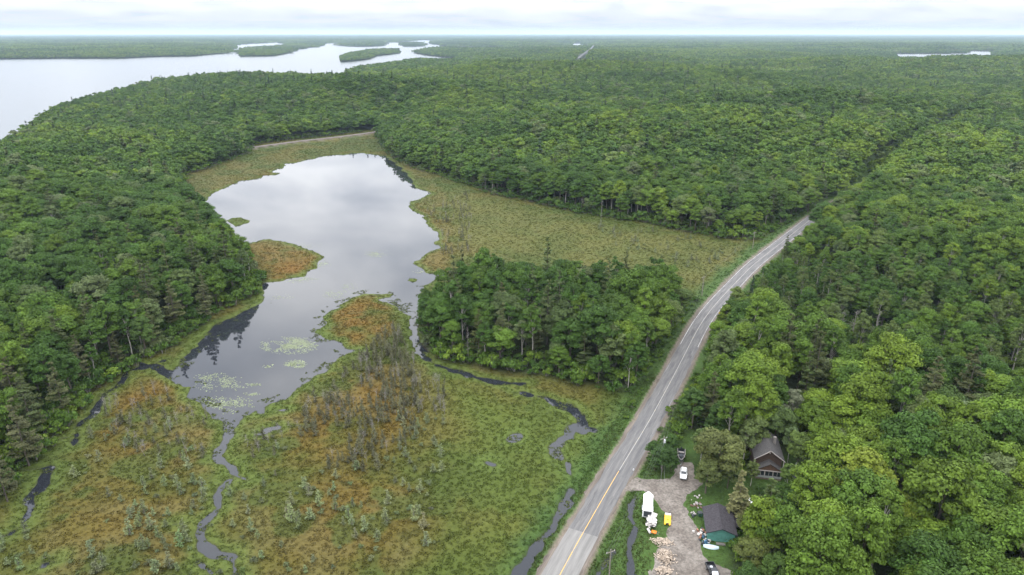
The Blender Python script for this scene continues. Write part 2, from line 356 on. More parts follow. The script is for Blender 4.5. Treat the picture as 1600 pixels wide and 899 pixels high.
def ground_color(P, q):
    x, y = P[:, 0], P[:, 1]; n = fbm(x, y, 14, 4, 21)
    c = wet_color(P, q)
    k = ss(0, 8, q['basin'] + (n - .5) * 6)[:, None]; kw = ss(4, -3, q['wood'] + (n - .5) * 6)[:, None]; k = np.maximum(k, kw)
    c = c * (1 - k) + FLOOR * k
    vg = ss(13, 9, q['road'] + (n - .5) * 6)[:, None] * k; c = c * (1 - vg) + LAWN * vg
    y_ = ss(1.5, -1.5, q['yard'])[:, None]; c = c * (1 - y_) + LAWN * (.7 + .6 * n[:, None]) * y_
    sh = ss(5.3, 4.5, q['road'] + (n - .5) * 1.6)[:, None]; c = c * (1 - sh) + MUD * (.8 + .4 * n[:, None]) * sh
    br = ss(6.2, 5.4, np.abs(q['road']))[:, None] * 0
    rb = ss(6, 3.5, q['rail'] + (n - .5) * 5)[:, None]; c = c * (1 - rb) + np.array((.12, .095, .085)) * rb
    wt = ss(.5, -.3, q['water'])[:, None]; c = c * (1 - wt) + PEAT * wt
    return c
def build_ground():
    nc = 800
    rr = np.r_[np.arange(180, 460, 1.0), 460 * (44000 / 460) ** (np.arange(600) / 599)]; nr = len(rr); aa = np.radians(np.linspace(-52, 52, nc))
    RR, AA = np.meshgrid(rr, aa, indexing='ij'); P = np.c_[(RR * np.sin(AA)).ravel(), (RR * np.cos(AA)).ravel() - 150]      # the fan starts behind the viewpoint
    r = np.hypot(P[:, 0], P[:, 1]); near = r < 1500; q = fields(P[near]); z = terrain(P, q)
    c = np.tile(FLOOR, (len(P), 1)); c[near] = ground_color(P[near], q)
    cl = inside(P, CLEARING); c[cl] = (.17, .11, .075)
    i = np.arange(nr * nc).reshape(nr, nc)
    f = np.c_[i[:-1, :-1].ravel(), i[:-1, 1:].ravel(), i[1:, 1:].ravel(), i[1:, :-1].ravel()][:, ::-1]
    m, nt, b, o = new_mat('ground'); N, L = nt.nodes, nt.links
    at = N.new('ShaderNodeAttribute'); at.attribute_name = 'gcol'
    geo = N.new('ShaderNodeNewGeometry'); nz = N.new('ShaderNodeTexNoise'); nz.inputs['Scale'].default_value = .9; nz.inputs['Detail'].default_value = 8; nz.inputs['Roughness'].default_value = .7
    L.new(geo.outputs['Position'], nz.inputs['Vector'])
    mr = N.new('ShaderNodeMapRange'); L.new(nz.outputs['Fac'], mr.inputs[0]); mr.inputs[1].default_value = .3; mr.inputs[2].default_value = .7; mr.inputs[3].default_value = .72; mr.inputs[4].default_value = 1.25
    mul = N.new('ShaderNodeVectorMath'); mul.operation = 'SCALE'; L.new(at.outputs['Vector'], mul.inputs[0]); L.new(mr.outputs[0], mul.inputs['Scale'])
    L.new(mul.outputs[0], b.inputs['Base Color']); b.inputs['Roughness'].default_value = .9; b.inputs['Specular IOR Level'].default_value = .15
    bp = N.new('ShaderNodeBump'); bp.inputs['Strength'].default_value = .7; bp.inputs['Distance'].default_value = .5; L.new(nz.outputs['Fac'], bp.inputs['Height']); L.new(bp.outputs[0], b.inputs['Normal'])
    me = mesh_np('ground', np.c_[P, z], f, m, smooth=True, attrs={'gcol': ('FLOAT_COLOR', np.c_[c, np.ones(len(c))])})
    set_props(link('ground', me), 'forest floor and marsh ground reaching to the horizon', 'ground', kind='structure')
build_ground()

def water_mat(name, deep, rough, bs, bd):
    m, nt, b, o = new_mat(name); N, L = nt.nodes, nt.links
    geo = N.new('ShaderNodeNewGeometry'); nz = N.new('ShaderNodeTexNoise'); nz.inputs['Scale'].default_value = bs; nz.inputs['Detail'].default_value = 4
    L.new(geo.outputs['Position'], nz.inputs['Vector'])
    bp = N.new('ShaderNodeBump'); bp.inputs['Strength'].default_value = bd; bp.inputs['Distance'].default_value = .05; L.new(nz.outputs['Fac'], bp.inputs['Height']); L.new(bp.outputs[0], b.inputs['Normal'])
    b.inputs['Base Color'].default_value = (*deep, 1); b.inputs['Roughness'].default_value = rough; b.inputs['IOR'].default_value = 1.36
    return m
pw = water_mat('pond_water', (.016, .018, .022), .03, .5, .05); lw = water_mat('lake_water', (.02, .03, .04), .22, .08, .3)
def sheet(name, poly, z, mat, label, cat):
    me = bpy.data.meshes.new(name); me.from_pydata([(x, y, z) for x, y in poly], [], [tuple(range(len(poly)))]); me.materials.append(mat)
    return set_props(link(name, me), label, cat, kind='structure')
sheet('pond_water', [(-330, 70), (120, 70), (120, 440), (40, 720), (-330, 720)], 0.0, pw, 'still grey pond water with marsh channels mirroring the clouds', 'water')
sheet('lake_water', [(-9000, 560), (-380, 735), (400, 1400), (3000, 2500), (6000, 2500), (9000, 11000), (-9000, 11000)], -.05, lw, 'big pale lake with wooded islands below the horizon', 'water')

# ------------------------------------------------------------------ road, markings, driveway, railway
def ribbon(name, line, off0, off1, z, mat, label=None, cat=None, kind='structure', parent=None, wob=0):
    d = np.gradient(line, axis=0); d /= np.hypot(d[:, 0], d[:, 1])[:, None]; nrm = np.c_[d[:, 1], -d[:, 0]]
    s = np.r_[0, np.cumsum(np.hypot(*np.diff(line, axis=0).T))]
    offs = np.linspace(off0, off1, 7 if abs(off1 - off0) > 2 else 2); v = []; uv = []
    for j, of in enumerate(offs):
        o_ = of + (wob * (fbm(s, s * 0 + 3.3 * j, 3.0, 3, 90 + j) - .5) * 2 if j in (0, len(offs) - 1) else 0)
        v.append(np.c_[line + nrm * (np.zeros(len(s)) + o_)[:, None], np.full(len(s), z)]); uv.append(np.c_[np.zeros(len(s)) + o_, s, s * 0])
    n = len(s); k = len(offs); f = []
    a = np.arange(n - 1)
    for j in range(k - 1): f.append(np.c_[j*n+a, (j+1)*n+a, (j+1)*n+a+1, j*n+a+1])
    me = mesh_np(name, np.vstack(v), np.vstack(f), mat, attrs={'st': ('FLOAT_VECTOR', np.vstack(uv))})
    o = link(name, me, parent)
    if not parent: set_props(o, label, cat, kind=kind)
    return o
def asphalt(name, base, worn, streak, crack):
    m, nt, b, o = new_mat(name); N, L = nt.nodes, nt.links
    at = N.new('ShaderNodeAttribute'); at.attribute_name = 'st'
    def noise(sx, sy, sc, det=5, rough=.6):
        mp = N.new('ShaderNodeMapping'); mp.inputs['Scale'].default_value = (sx, sy, 1); L.new(at.outputs['Vector'], mp.inputs[0])
        n = N.new('ShaderNodeTexNoise'); n.inputs['Scale'].default_value = sc; n.inputs['Detail'].default_value = det; n.inputs['Roughness'].default_value = rough; L.new(mp.outputs[0], n.inputs['Vector']); return n.outputs['Fac']
    def ramp(src, a, ca, bb, cb):
        r = N.new('ShaderNodeValToRGB'); L.new(src, r.inputs[0]); e = r.color_ramp.elements; e[0].position = a; e[0].color = (*ca, 1); e[1].position = bb; e[1].color = (*cb, 1); return r.outputs[0]
    def mix(fac, a, c, bt='MIX'):
        x = N.new('ShaderNodeMix'); x.data_type = 'RGBA'; x.blend_type = bt
        if hasattr(fac, 'links'): L.new(fac, x.inputs[0])
        else: x.inputs[0].default_value = fac
        L.new(a, x.inputs[6])
        if hasattr(c, 'links'): L.new(c, x.inputs[7])
        else: x.inputs[7].default_value = (*c, 1)
        return x.outputs[2]
    c = ramp(noise(1, .08, 1.1), .35, [q * .8 for q in base], .7, worn)
    c = mix(ramp(noise(1.6, .03, 1.6, 6, .65), .58, (0, 0, 0), .72, (streak,) * 3), c, [min(.6, q * 1.75) for q in worn])
    c = mix(ramp(noise(.5, .06, .9, 6, .7), .56, (0, 0, 0), .66, (.75,) * 3), c, [q * .45 for q in base])
    if crack:
        mp = N.new('ShaderNodeMapping'); mp.inputs['Scale'].default_value = (.55, .10, 1); L.new(at.outputs['Vector'], mp.inputs[0])
        nz = N.new('ShaderNodeTexNoise'); nz.inputs['Scale'].default_value = 2.0; L.new(mp.outputs[0], nz.inputs['Vector'])
        ad = N.new('ShaderNodeMix'); ad.data_type = 'RGBA'; ad.blend_type = 'ADD'; ad.inputs[0].default_value = .5; L.new(mp.outputs[0], ad.inputs[6]); L.new(nz.outputs['Color'], ad.inputs[7])
        vo = N.new('ShaderNodeTexVoronoi'); vo.feature = 'DISTANCE_TO_EDGE'; vo.inputs['Scale'].default_value = 1.0; L.new(ad.outputs[2], vo.inputs['Vector'])
        c = mix(ramp(vo.outputs['Distance'], .006, (.5,) * 3, .03, (0, 0, 0)), c, (.10, .10, .10))
    g = noise(1, 1, 9, 3); c = mix(.35, c, ramp(g, .3, (.5,) * 3, .7, (1.0,) * 3), 'MULTIPLY')
    L.new(c, b.inputs['Base Color']); b.inputs['Roughness'].default_value = .85; b.inputs['Specular IOR Level'].default_value = .25
    return m
def side(line, p):
    return int(np.argmin(np.hypot(line[:, 0] - p[0], line[:, 1] - p[1])))
ROADF = smooth_line(ROADC, .5)
i_new = side(ROADF, G(900, 829, 1)); i_pn = side(ROADF, G(947, 728, 1)); i_e0 = side(ROADF, G(1075, 540, 1)); i_e1 = side(ROADF, G(1268, 341, 1))
ROADZ = 1.0
M['asphalt'] = asphalt('worn_asphalt', (.118, .116, .118), (.166, .158, .150), .85, True); M['asphalt_new'] = asphalt('pale_asphalt', (.185, .178, .168), (.23, .22, .207), .25, False)
M['gravel_sh'] = asphalt('gravel_shoulder', (.115, .094, .076), (.18, .15, .125), .4, False)
ribbon('road_shoulder', ROADF, -4.35, 4.35, ROADZ - .012, M['gravel_sh'], 'gravel shoulders under the worn country road', 'road shoulder', wob=1.1)
ribbon('road', ROADF[i_new:], -3.55, 3.55, ROADZ, M['asphalt'], 'worn cracked grey two lane road running to the forest', 'road', wob=.3)
ribbon('road', ROADF[:i_new + 1], -3.65, 3.65, ROADZ + .001, M['asphalt_new'], 'paler repaved road stretch at the bottom edge', 'road', wob=.08)
def paint_mat(name, col, wear):
    m, nt, b, o = new_mat(name); N, L = nt.nodes, nt.links
    at = N.new('ShaderNodeAttribute'); at.attribute_name = 'st'; mp = N.new('ShaderNodeMapping'); mp.inputs['Scale'].default_value = (2, .35, 1); L.new(at.outputs['Vector'], mp.inputs[0])
    n = N.new('ShaderNodeTexNoise'); n.inputs['Scale'].default_value = 1.3; n.inputs['Detail'].default_value = 6; L.new(mp.outputs[0], n.inputs['Vector'])
    r = N.new('ShaderNodeValToRGB'); L.new(n.outputs['Fac'], r.inputs[0]); e = r.color_ramp.elements
    e[0].position = wear - .1; e[0].color = (.25, .24, .225, 1); e[1].position = wear + .08; e[1].color = (*col, 1)
    L.new(r.outputs[0], b.inputs['Base Color']); b.inputs['Roughness'].default_value = .7; return m
M['yellow_paint'] = paint_mat('yellow_paint', (.52, .31, .07), .40); M['white_paint'] = paint_mat('white_paint', (.48, .46, .44), .5); M['faded_paint'] = paint_mat('faded_paint', (.36, .30, .20), .60)
ribbon('centre_line', ROADF[:i_pn], -.08, .08, ROADZ + .006, M['yellow_paint'], 'solid yellow centre line on the near road', 'road marking')
ribbon('faded_centre_line', ROADF[i_pn:i_e1], -.10, .10, ROADZ + .006, M['faded_paint'], 'faded centre line on the farther worn road', 'road marking')
ribbon('edge_line', ROADF[i_e0:i_e1], -3.27, -3.12, ROADZ + .006, M['white_paint'], 'white edge line on the meadow side of road', 'road marking')
ribbon('edge_line', ROADF[i_e0:i_e1], 3.12, 3.27, ROADZ + .006, M['white_paint'], 'white edge line on the right forest side of road', 'road marking')
RAILF = smooth_line(RAIL, 3.0)
M['ballast'] = asphalt('ballast', (.15, .125, .115), (.21, .175, .16), .5, False); M['rail_steel'] = flat('rusty_rail', (.16, .10, .075), .5, .6)
ribbon('railway_bed', RAILF, -2.6, 2.6, 2.05, M['ballast'], 'brown railway ballast bed beyond the pond', 'railway bed', wob=.4)
for o_, t in ((-.72, 'near'), (.72, 'far')):
    ribbon('railway_rail', RAILF, o_ - .07, o_ + .07, 2.22, M['rail_steel'], f'{t} rusty rail of the railway beyond the pond', 'rail', kind=None)
# far highway stretch glimpsed through the trees
FARROAD = smooth_line(GP([(903,108),(910,100),(917,93),(924,86),(927,80)], 3), 12.0)
M['far_asph'] = asphalt('far_asphalt', (.07, .07, .07), (.10, .10, .10), .2, False)
zfar = float(terrain(FARROAD).max()) + 1.0
ribbon('far_road', FARROAD, -4.5, 4.5, zfar, M['far_asph'], 'pale road strip far away cutting through the forest', 'road')

def gravel_mat():
    m, nt, b, o = new_mat('gravel'); N, L = nt.nodes, nt.links
    geo = N.new('ShaderNodeNewGeometry')
    def nz(sc, det):
        n = N.new('ShaderNodeTexNoise'); n.inputs['Scale'].default_value = sc; n.inputs['Detail'].default_value = det; n.inputs['Roughness'].default_value = .65; L.new(geo.outputs['Position'], n.inputs['Vector']); return n.outputs['Fac']
    r = N.new('ShaderNodeValToRGB'); L.new(nz(.22, 5), r.inputs[0]); e = r.color_ramp.elements; e[0].position = .34; e[0].color = (.118, .10, .085, 1); e[1].position = .66; e[1].color = (.215, .19, .165, 1)
    r2 = N.new('ShaderNodeValToRGB'); L.new(nz(1.7, 6), r2.inputs[0]); e = r2.color_ramp.elements; e[0].position = .35; e[0].color = (.6,) * 3 + (1,); e[1].position = .62; e[1].color = (1.15,) * 3 + (1,)
    x = N.new('ShaderNodeMix'); x.data_type = 'RGBA'; x.blend_type = 'MULTIPLY'; x.inputs[0].default_value = 1; L.new(r.outputs[0], x.inputs[6]); L.new(r2.outputs[0], x.inputs[7])
    L.new(x.outputs[2], b.inputs['Base Color']); b.inputs['Roughness'].default_value = .95; b.inputs['Specular IOR Level'].default_value = .2
    bp = N.new('ShaderNodeBump'); bp.inputs['Strength'].default_value = .5; bp.inputs['Distance'].default_value = .1; L.new(nz(3, 6), bp.inputs['Height']); L.new(bp.outputs[0], b.inputs['Normal'])
    return m
M['gravel'] = gravel_mat()
def drive_mesh():
    x0, y0 = DRIVE.min(0); x1, y1 = DRIVE.max(0); st = .35
    X, Y = np.meshgrid(np.arange(x0 - 1, x1 + 1, st), np.arange(y0 - 1, y1 + 1, st), indexing='ij'); P = np.c_[X.ravel(), Y.ravel()]
    d = sdf(P, DRIVE) + (fbm(P[:, 0], P[:, 1], 2.2, 3, 77) - .5) * 1.6
    z = .985 + np.clip(-d * .12, -.4, .0) + (fbm(P[:, 0], P[:, 1], 3, 2, 78) - .5) * .02
    i = np.arange(X.size).reshape(X.shape); f = np.c_[i[:-1, :-1].ravel(), i[1:, :-1].ravel(), i[1:, 1:].ravel(), i[:-1, 1:].ravel()]
    keep = (d[f] < .6).any(1); f = f[keep]; u, inv = np.unique(f, return_inverse=True)
    set_props(link('driveway', mesh_np('driveway', np.c_[P, z][u], inv.reshape(f.shape), M['gravel'], smooth=True)), 'pale gravel driveway and yard beside the trailer', 'driveway', kind='structure')
drive_mesh()

# ------------------------------------------------------------------ tree builders (meshes are shared by all trees of a shape)
def leaves_mesh(c, n, size, rg, up=.0, jit=.45):
    """diamond leaf clumps: centres c, normals n, sizes"""
    k = len(c); n = n + rg.normal(0, jit, (k, 3)); n[:, 2] += up; n /= np.linalg.norm(n, axis=1)[:, None] + 1e-9
    a = np.cross(n, rg.normal(0, 1, (k, 3))); a /= np.linalg.norm(a, axis=1)[:, None] + 1e-9; b = np.cross(n, a)
    s = np.asarray(size)[:, None]; w = .62 + .2 * rg.random((k, 1))
    v = np.stack([c + a * s, c + b * s * w + n * s * .18, c - a * s, c - b * s * w + n * s * .1], 1).reshape(-1, 3)
    f = np.arange(4 * k).reshape(k, 4); return v, f
def crown_broad(seed, Rr=5.0, top=17.0, base=5.0, nl=30, nleaf=3000, leaf=.34, flat_=.62, spread=1.0):
    rg = np.random.default_rng(seed); H = top - base
    # lobes spread through the crown's volume, more of them towards its outside
    d = rg.normal(0, 1, (nl * 4, 3)); d /= np.linalg.norm(d, axis=1)[:, None]; d = d[d[:, 2] > -.45]
    L = []
    for q in d:
        p = q * rg.uniform(.55, .8)
        p = np.array([p[0] * Rr * spread, p[1] * Rr * spread, base + H * .42 + p[2] * H * flat_]); rr = Rr * rg.uniform(.17, .40)
        if all(np.linalg.norm((p - c) / (1, 1, .8)) > (rr + r_) * .58 for c, r_ in L): L.append((p, rr))
        if len(L) >= nl: break
    C = np.array([l[0] for l in L]); RR = np.array([l[1] for l in L]); wt = RR ** 2 / (RR ** 2).sum()
    li = rg.choice(len(L), int(nleaf * 1.9), p=wt)
    dd = rg.normal(0, 1, (len(li), 3)); dd[:, 2] = np.abs(dd[:, 2]) * .9 + dd[:, 2] * .35; dd /= np.linalg.norm(dd, axis=1)[:, None]
    fr = rg.uniform(.6, 1.1, len(li)) + rg.normal(0, .11, len(li))
    P = C[li] + dd * (RR[li] * fr)[:, None] * (1, 1, .78)
    deep = np.zeros(len(P), bool)
    for j in range(len(L)):
        e = (P - C[j]) / (1, 1, .78); deep |= (li != j) & ((e * e).sum(1) < (RR[j] * .72) ** 2)
    keep = np.where(~deep)[0][:nleaf]; P = P[keep]; dd = dd[keep]; li = li[keep]
    v, f = leaves_mesh(P, dd, leaf * rg.uniform(.6, 1.35, len(P)), rg, .25, .33)
    lob = rg.random(len(L)); lv = np.repeat(np.clip(.5 + (lob[li] - .5) * .5 + rg.normal(0, .17, len(P)), 0, 1), 4)
    return v, f, lv, L
def tubes(segs, k=5):
    m = MB()
    for pts, rad in segs: m.tube(pts, rad, k, cap=False)
    q = [f for f in m.f]; return np.array(m.v), np.array(q)
def trunk_broad(seed, L, top, r=.26, k=6):
    rg = np.random.default_rng(seed + 99); w = rg.normal(0, .25, (4, 2))
    hs = [0, top * .3, top * .55, top * .82]; pts = [(w[i, 0] * i * .5, w[i, 1] * i * .5, hs[i] - (.6 if i == 0 else 0)) for i in range(4)]
    segs = [(pts, [r * 1.25, r, r * .7, r * .25])]
    for c, rr in L[:9]:
        h = min(max(c[2] - np.hypot(c[0], c[1]) * .9 - 1, top * .22), top * .6); t = h / (top * .82)
        a = Vector((pts[1][0], pts[1][1], h)); b = Vector(c); mid = (a + b) / 2 + Vector((0, 0, .5)); segs.append(([a, mid, b], [r * .42, r * .3, r * .1]))
    return tubes(segs, k)
def crown_pine(seed, Rr=3.6, top=17.0, base=4.5, nw=9, npl=7, nleaf=2600, leaf=.30, droop=.0, taper=.9, irr=.35):
    rg = np.random.default_rng(seed); P = []; Nn = []; br = []; lobe = []
    for w in range(nw):
        t = w / (nw - 1); z = base + (top - base) * (t ** .95); R0 = Rr * (1 - t * taper) * (1 - .25 * max(0, .18 - t) / .18)
        for k in range(max(3, int(npl * (1 - .45 * t)))):
            a = rg.uniform(0, 2 * math.pi); R1 = max(.35, R0 * rg.uniform(1 - irr, 1 + irr * .5)); dz = rg.uniform(-.35, .35) * (top - base) / nw
            n = max(6, int(nleaf / (nw * npl) * (.35 + 1.3 * R1 / Rr))); s = rg.random(n) ** .7
            la = a + rg.normal(0, .26, n) * (1.1 - .4 * s); rad = R1 * (.12 + .9 * s)
            zz = z + dz + R1 * .16 * s + rg.normal(0, .11, n) - droop * rad * rad / Rr
            P.append(np.c_[rad * np.cos(la), rad * np.sin(la), zz]); q = np.c_[np.cos(la) * .35, np.sin(la) * .35, np.ones(n)]; Nn.append(q); lobe.append(np.full(n, rg.random()))
            br.append(([(0, 0, z + dz - .2), (R1 * .8 * math.cos(a), R1 * .8 * math.sin(a), z + dz + R1 * .1 - droop * R1 * .6)], [.06, .02]))
    P = np.vstack(P); Nn = np.vstack(Nn); lobe = np.concatenate(lobe)
    v, f = leaves_mesh(P, Nn, leaf * rg.uniform(.6, 1.3, len(P)), rg, .2)
    lv = np.repeat(np.clip(.5 + (lobe - .5) * .6 + rg.normal(0, .15, len(P)), 0, 1), 4)
    return v, f, lv, br
def trunk_pine(br, top, r=.24, limbs=True):
    segs = [([(0, 0, -.6), (.05, 0, top * .4), (0, .05, top * .97)], [r, r * .75, r * .12])] + (br[::5] if limbs else [])
    return tubes(segs, 5)
def bare_tree(seed, top=13, r=.16, n=22, spread=2.2):
    rg = np.random.default_rng(seed); segs = [([(0, 0, -.5), (rg.normal(0, .2), rg.normal(0, .2), top * .5), (rg.normal(0, .4), rg.normal(0, .4), top)], [r, r * .7, r * .15])]
    for i in range(n):
        h = top * rg.uniform(.32, .95); a = rg.uniform(0, 6.28); l = spread * rg.uniform(.4, 1) * (1.15 - h / top); up = l * rg.uniform(.2, .9)
        e = (l * math.cos(a), l * math.sin(a), h + up); segs.append(([(0, 0, h), e], [r * .4, r * .12]))
        for j in range(3):
            t = rg.uniform(.4, .95); s = Vector((0, 0, h)).lerp(Vector(e), t); q = s + Vector(rg.normal(0, .45, 3)) + Vector((0, 0, .35)); segs.append(([s, q], [r * .2, r * .08]))
    return tubes(segs, 4)
def shrub_leaves(seed, Rr, H, n, leaf, nl=7):
    rg = np.random.default_rng(seed); C = np.c_[rg.normal(0, Rr * .42, nl), rg.normal(0, Rr * .42, nl), H * rg.uniform(.35, .72, nl)]; RR = Rr * rg.uniform(.3, .5, nl)
    li = rg.integers(0, nl, n); d = rg.normal(0, 1, (n, 3)); d[:, 2] = np.abs(d[:, 2]); d /= np.linalg.norm(d, axis=1)[:, None]
    P = C[li] + d * (RR[li] * rg.uniform(.5, 1.05, n))[:, None] * (1, 1, H / Rr * .5); P[:, 2] = np.maximum(P[:, 2], .03)
    v, f = leaves_mesh(P, d, leaf * rg.uniform(.6, 1.3, n), rg, .2); lv = np.repeat(np.clip(.5 + rg.normal(0, .25, n), 0, 1), 4)
    return v, f, lv
def stems(seed, Rr, H, n):
    rg = np.random.default_rng(seed); segs = []
    for i in range(n):
        a = rg.uniform(0, 6.28); r = Rr * rg.uniform(.1, .75); b = (r * .2 * math.cos(a), r * .2 * math.sin(a), -.2); segs.append(([b, (r * math.cos(a), r * math.sin(a), H * rg.uniform(.6, 1.0))], [.035, .012]))
    return tubes(segs, 3)
def joined(name, parts):            # [(v, f, lv or None, mat)]
    v = []; f = []; lv = []; mi = []; mats = []; n = 0
    for a, b, l, m in parts:
        v.append(a); f.append(b + n); n += len(a); lv.append(l if l is not None else np.full(len(a), .5)); mi.append(np.full(len(b), len(mats))); mats.append(m)
    return mesh_np(name, np.vstack(v), np.vstack(f), mats, np.concatenate(lv), np.concatenate(mi))

SHAPES = {}
def shape(kind, i, crown, trunk, bark):
    v, f, lv = crown; tv, tf = trunk
    SHAPES.setdefault(kind, []).append((mesh_np(f'{kind}_crown_{i}', v, f, M['needle'] if kind in ('pine', 'spruce', 'tamarack') else M['leaf'], lv), mesh_np(f'{kind}_trunk_{i}', tv, tf, bark),
        joined(f'{kind}_whole_{i}', [(v, f, lv, M['needle'] if kind in ('pine', 'spruce', 'tamarack') else M['leaf']), (tv, tf, None, bark)])))
for i in range(7):
    v, f, lv, L = crown_broad(100 + i, 4.6 + .35 * (i % 3), 15.5 + .6 * (i % 4), 4.2, 36, 6400, .255); shape('maple', i, (v, f, lv), trunk_broad(i, L, 15.5), M['bark'])
for i in range(5):
    v, f, lv, L = crown_broad(200 + i, 5.8, 15.0 + .5 * i, 4.4, 44, 7000, .275, .55); shape('oak', i, (v, f, lv), trunk_broad(20 + i, L, 15), M['bark'])
for i in range(5):
    v, f, lv, L = crown_broad(300 + i, 3.0 + .2 * i, 17.0, 5.5, 28, 3800, .235, .66); shape('birch', i, (v, f, lv), trunk_broad(40 + i, L, 16.5, .17), M['palebark'])
for i in range(4):
    v, f, lv, br = crown_pine(400 + i, 3.9, 19.0, 4.0, 10, 8, 7600, .22, .0, .82, .4); shape('pine', i, (v, f, lv), trunk_pine(br, 19), M['bark'])
for i in range(3):
    v, f, lv, br = crown_pine(500 + i, 2.0, 14.0, 1.2, 15, 7, 2200, .24, .14, .96, .18); shape('spruce', i, (v, f, lv), trunk_pine(br, 14, .15, False), M['bark'])
for i in range(5):
    v, f, lv, br = crown_pine(600 + i, 1.0, 4.2 - .3 * i, .4, 9, 6, 520, .13, -.05, .8, .5); shape('tamarack', i, (v, f, lv), trunk_pine(br, 4.2 - .3 * i, .05), M['dead'])
for i in range(5):
    v, f, lv = shrub_leaves(700 + i, 1.2, 1.5, 420, .15); tv, tf = stems(700 + i, 1.2, 1.3, 7); shape('shrub', i, (v, f, lv), (tv, tf), M['dead'])
BARE = []
for i in range(4):
    tv, tf = bare_tree(800 + i, 14 - i, .15, 24, 2.4); BARE.append(mesh_np(f'bare_{i}', tv, tf, M['dead']))
STICK = []
for i in range(5):
    tv, tf = bare_tree(850 + i, 5.0 - .5 * i, .05, 14, .7); STICK.append(mesh_np(f'stick_{i}', tv, tf, M['dead']))
# cheap shapes for the distance
def lowtree(name, seed, Rr, top, base, nl, n, leaf, mat): 
    v, f, lv, L = crown_broad(seed, Rr, top, base, nl, n, leaf); return joined(name, [(v, f, lv, mat)])
MID = [lowtree(f'mid_{i}', 900 + i, 4.9, 15.5, 3, 26, 1000, .52, M['leaf']) for i in range(6)]
def midpine(i, n, leaf):
    v, f, lv, br = crown_pine(930 + i, 3.2, 19, 3, 8, 6, n, leaf, 0, .9, .35); return joined(f'midpine_{i}', [(v, f, lv, M['needle'])])
MIDP = [midpine(i, 330, .8) for i in range(3)]
FAR = [lowtree(f'far_{i}', 950 + i, 7.0, 14.5, 0, 13, 240, 1.25, M['leaf']) for i in range(5)]
def patch(i):
    rg = np.random.default_rng(970 + i); ps = []
    for k in range(46):
        v, f, lv, L = crown_broad(1000 + i * 60 + k, rg.uniform(5, 7.5), rg.uniform(13, 18), 0, 5, 26, 3.6); v = v + np.array([rg.uniform(-46, 46), rg.uniform(-46, 46), rg.uniform(-2, 1)]); ps.append((v, f, lv))
    n = 0; V = []; F = []; LV = []
    for v, f, lv in ps: V.append(v); F.append(f + n); LV.append(lv); n += len(v)
    return joined(f'patch_{i}', [(np.vstack(V), np.vstack(F), np.concatenate(LV), M['leaf'])])
PATCH = [patch(i) for i in range(3)]

def scatter(name, protos, pts, scl, rot, tint, label, cat):
    """one uncountable mass: points that each carry one of the shapes"""
    n = len(pts)
    if n == 0: return
    me = bpy.data.meshes.new(name); me.vertices.add(n); me.vertices.foreach_set('co', np.asarray(pts, np.float32).ravel())
    for nm, t, d in (('scl', 'FLOAT_VECTOR', scl), ('rot', 'FLOAT_VECTOR', np.c_[np.zeros((n, 2)), rot]), ('tint', 'FLOAT_COLOR', np.c_[tint, np.ones(n)])):
        a = me.attributes.new(nm, t, 'POINT'); a.data.foreach_set('color' if t == 'FLOAT_COLOR' else 'vector', np.asarray(d, np.float32).ravel())
    a = me.attributes.new('pick', 'INT', 'POINT'); a.data.foreach_set('value', rng.integers(0, len(protos), n).astype(np.int32))
    o = link(name, me); set_props(o, label, cat, kind='stuff')
    for m_ in protos[0].materials: me.materials.append(m_)
    ng = bpy.data.node_groups.new(name, 'GeometryNodeTree'); ng.interface.new_socket('Geometry', in_out='INPUT', socket_type='NodeSocketGeometry'); ng.interface.new_socket('Geometry', in_out='OUTPUT', socket_type='NodeSocketGeometry')
    N, L = ng.nodes, ng.links; gi = N.new('NodeGroupInput'); go = N.new('NodeGroupOutput'); iop = N.new('GeometryNodeInstanceOnPoints'); jn = N.new('GeometryNodeJoinGeometry')
    for p in protos:
        po = bpy.data.objects.new(p.name, p); oi = N.new('GeometryNodeObjectInfo'); oi.inputs['Object'].default_value = po; oi.inputs['As Instance'].default_value = False
        g2 = N.new('GeometryNodeGeometryToInstance'); L.new(oi.outputs['Geometry'], g2.inputs[0]); L.new(g2.outputs[0], jn.inputs[0])
    def at(nm, t):
        q = N.new('GeometryNodeInputNamedAttribute'); q.data_type = t; q.inputs['Name'].default_value = nm; return q.outputs['Attribute']
    L.new(gi.outputs[0], iop.inputs['Points']); L.new(jn.outputs[0], iop.inputs['Instance']); iop.inputs['Pick Instance'].default_value = True
    L.new(at('pick', 'INT'), iop.inputs['Instance Index'])
    L.new(at('rot', 'FLOAT_VECTOR'), iop.inputs['Rotation']); L.new(at('scl', 'FLOAT_VECTOR'), iop.inputs['Scale'])
    L.new(iop.outputs[0], go.inputs[0]); md = o.modifiers.new('spread', 'NODES'); md.node_group = ng
    return o

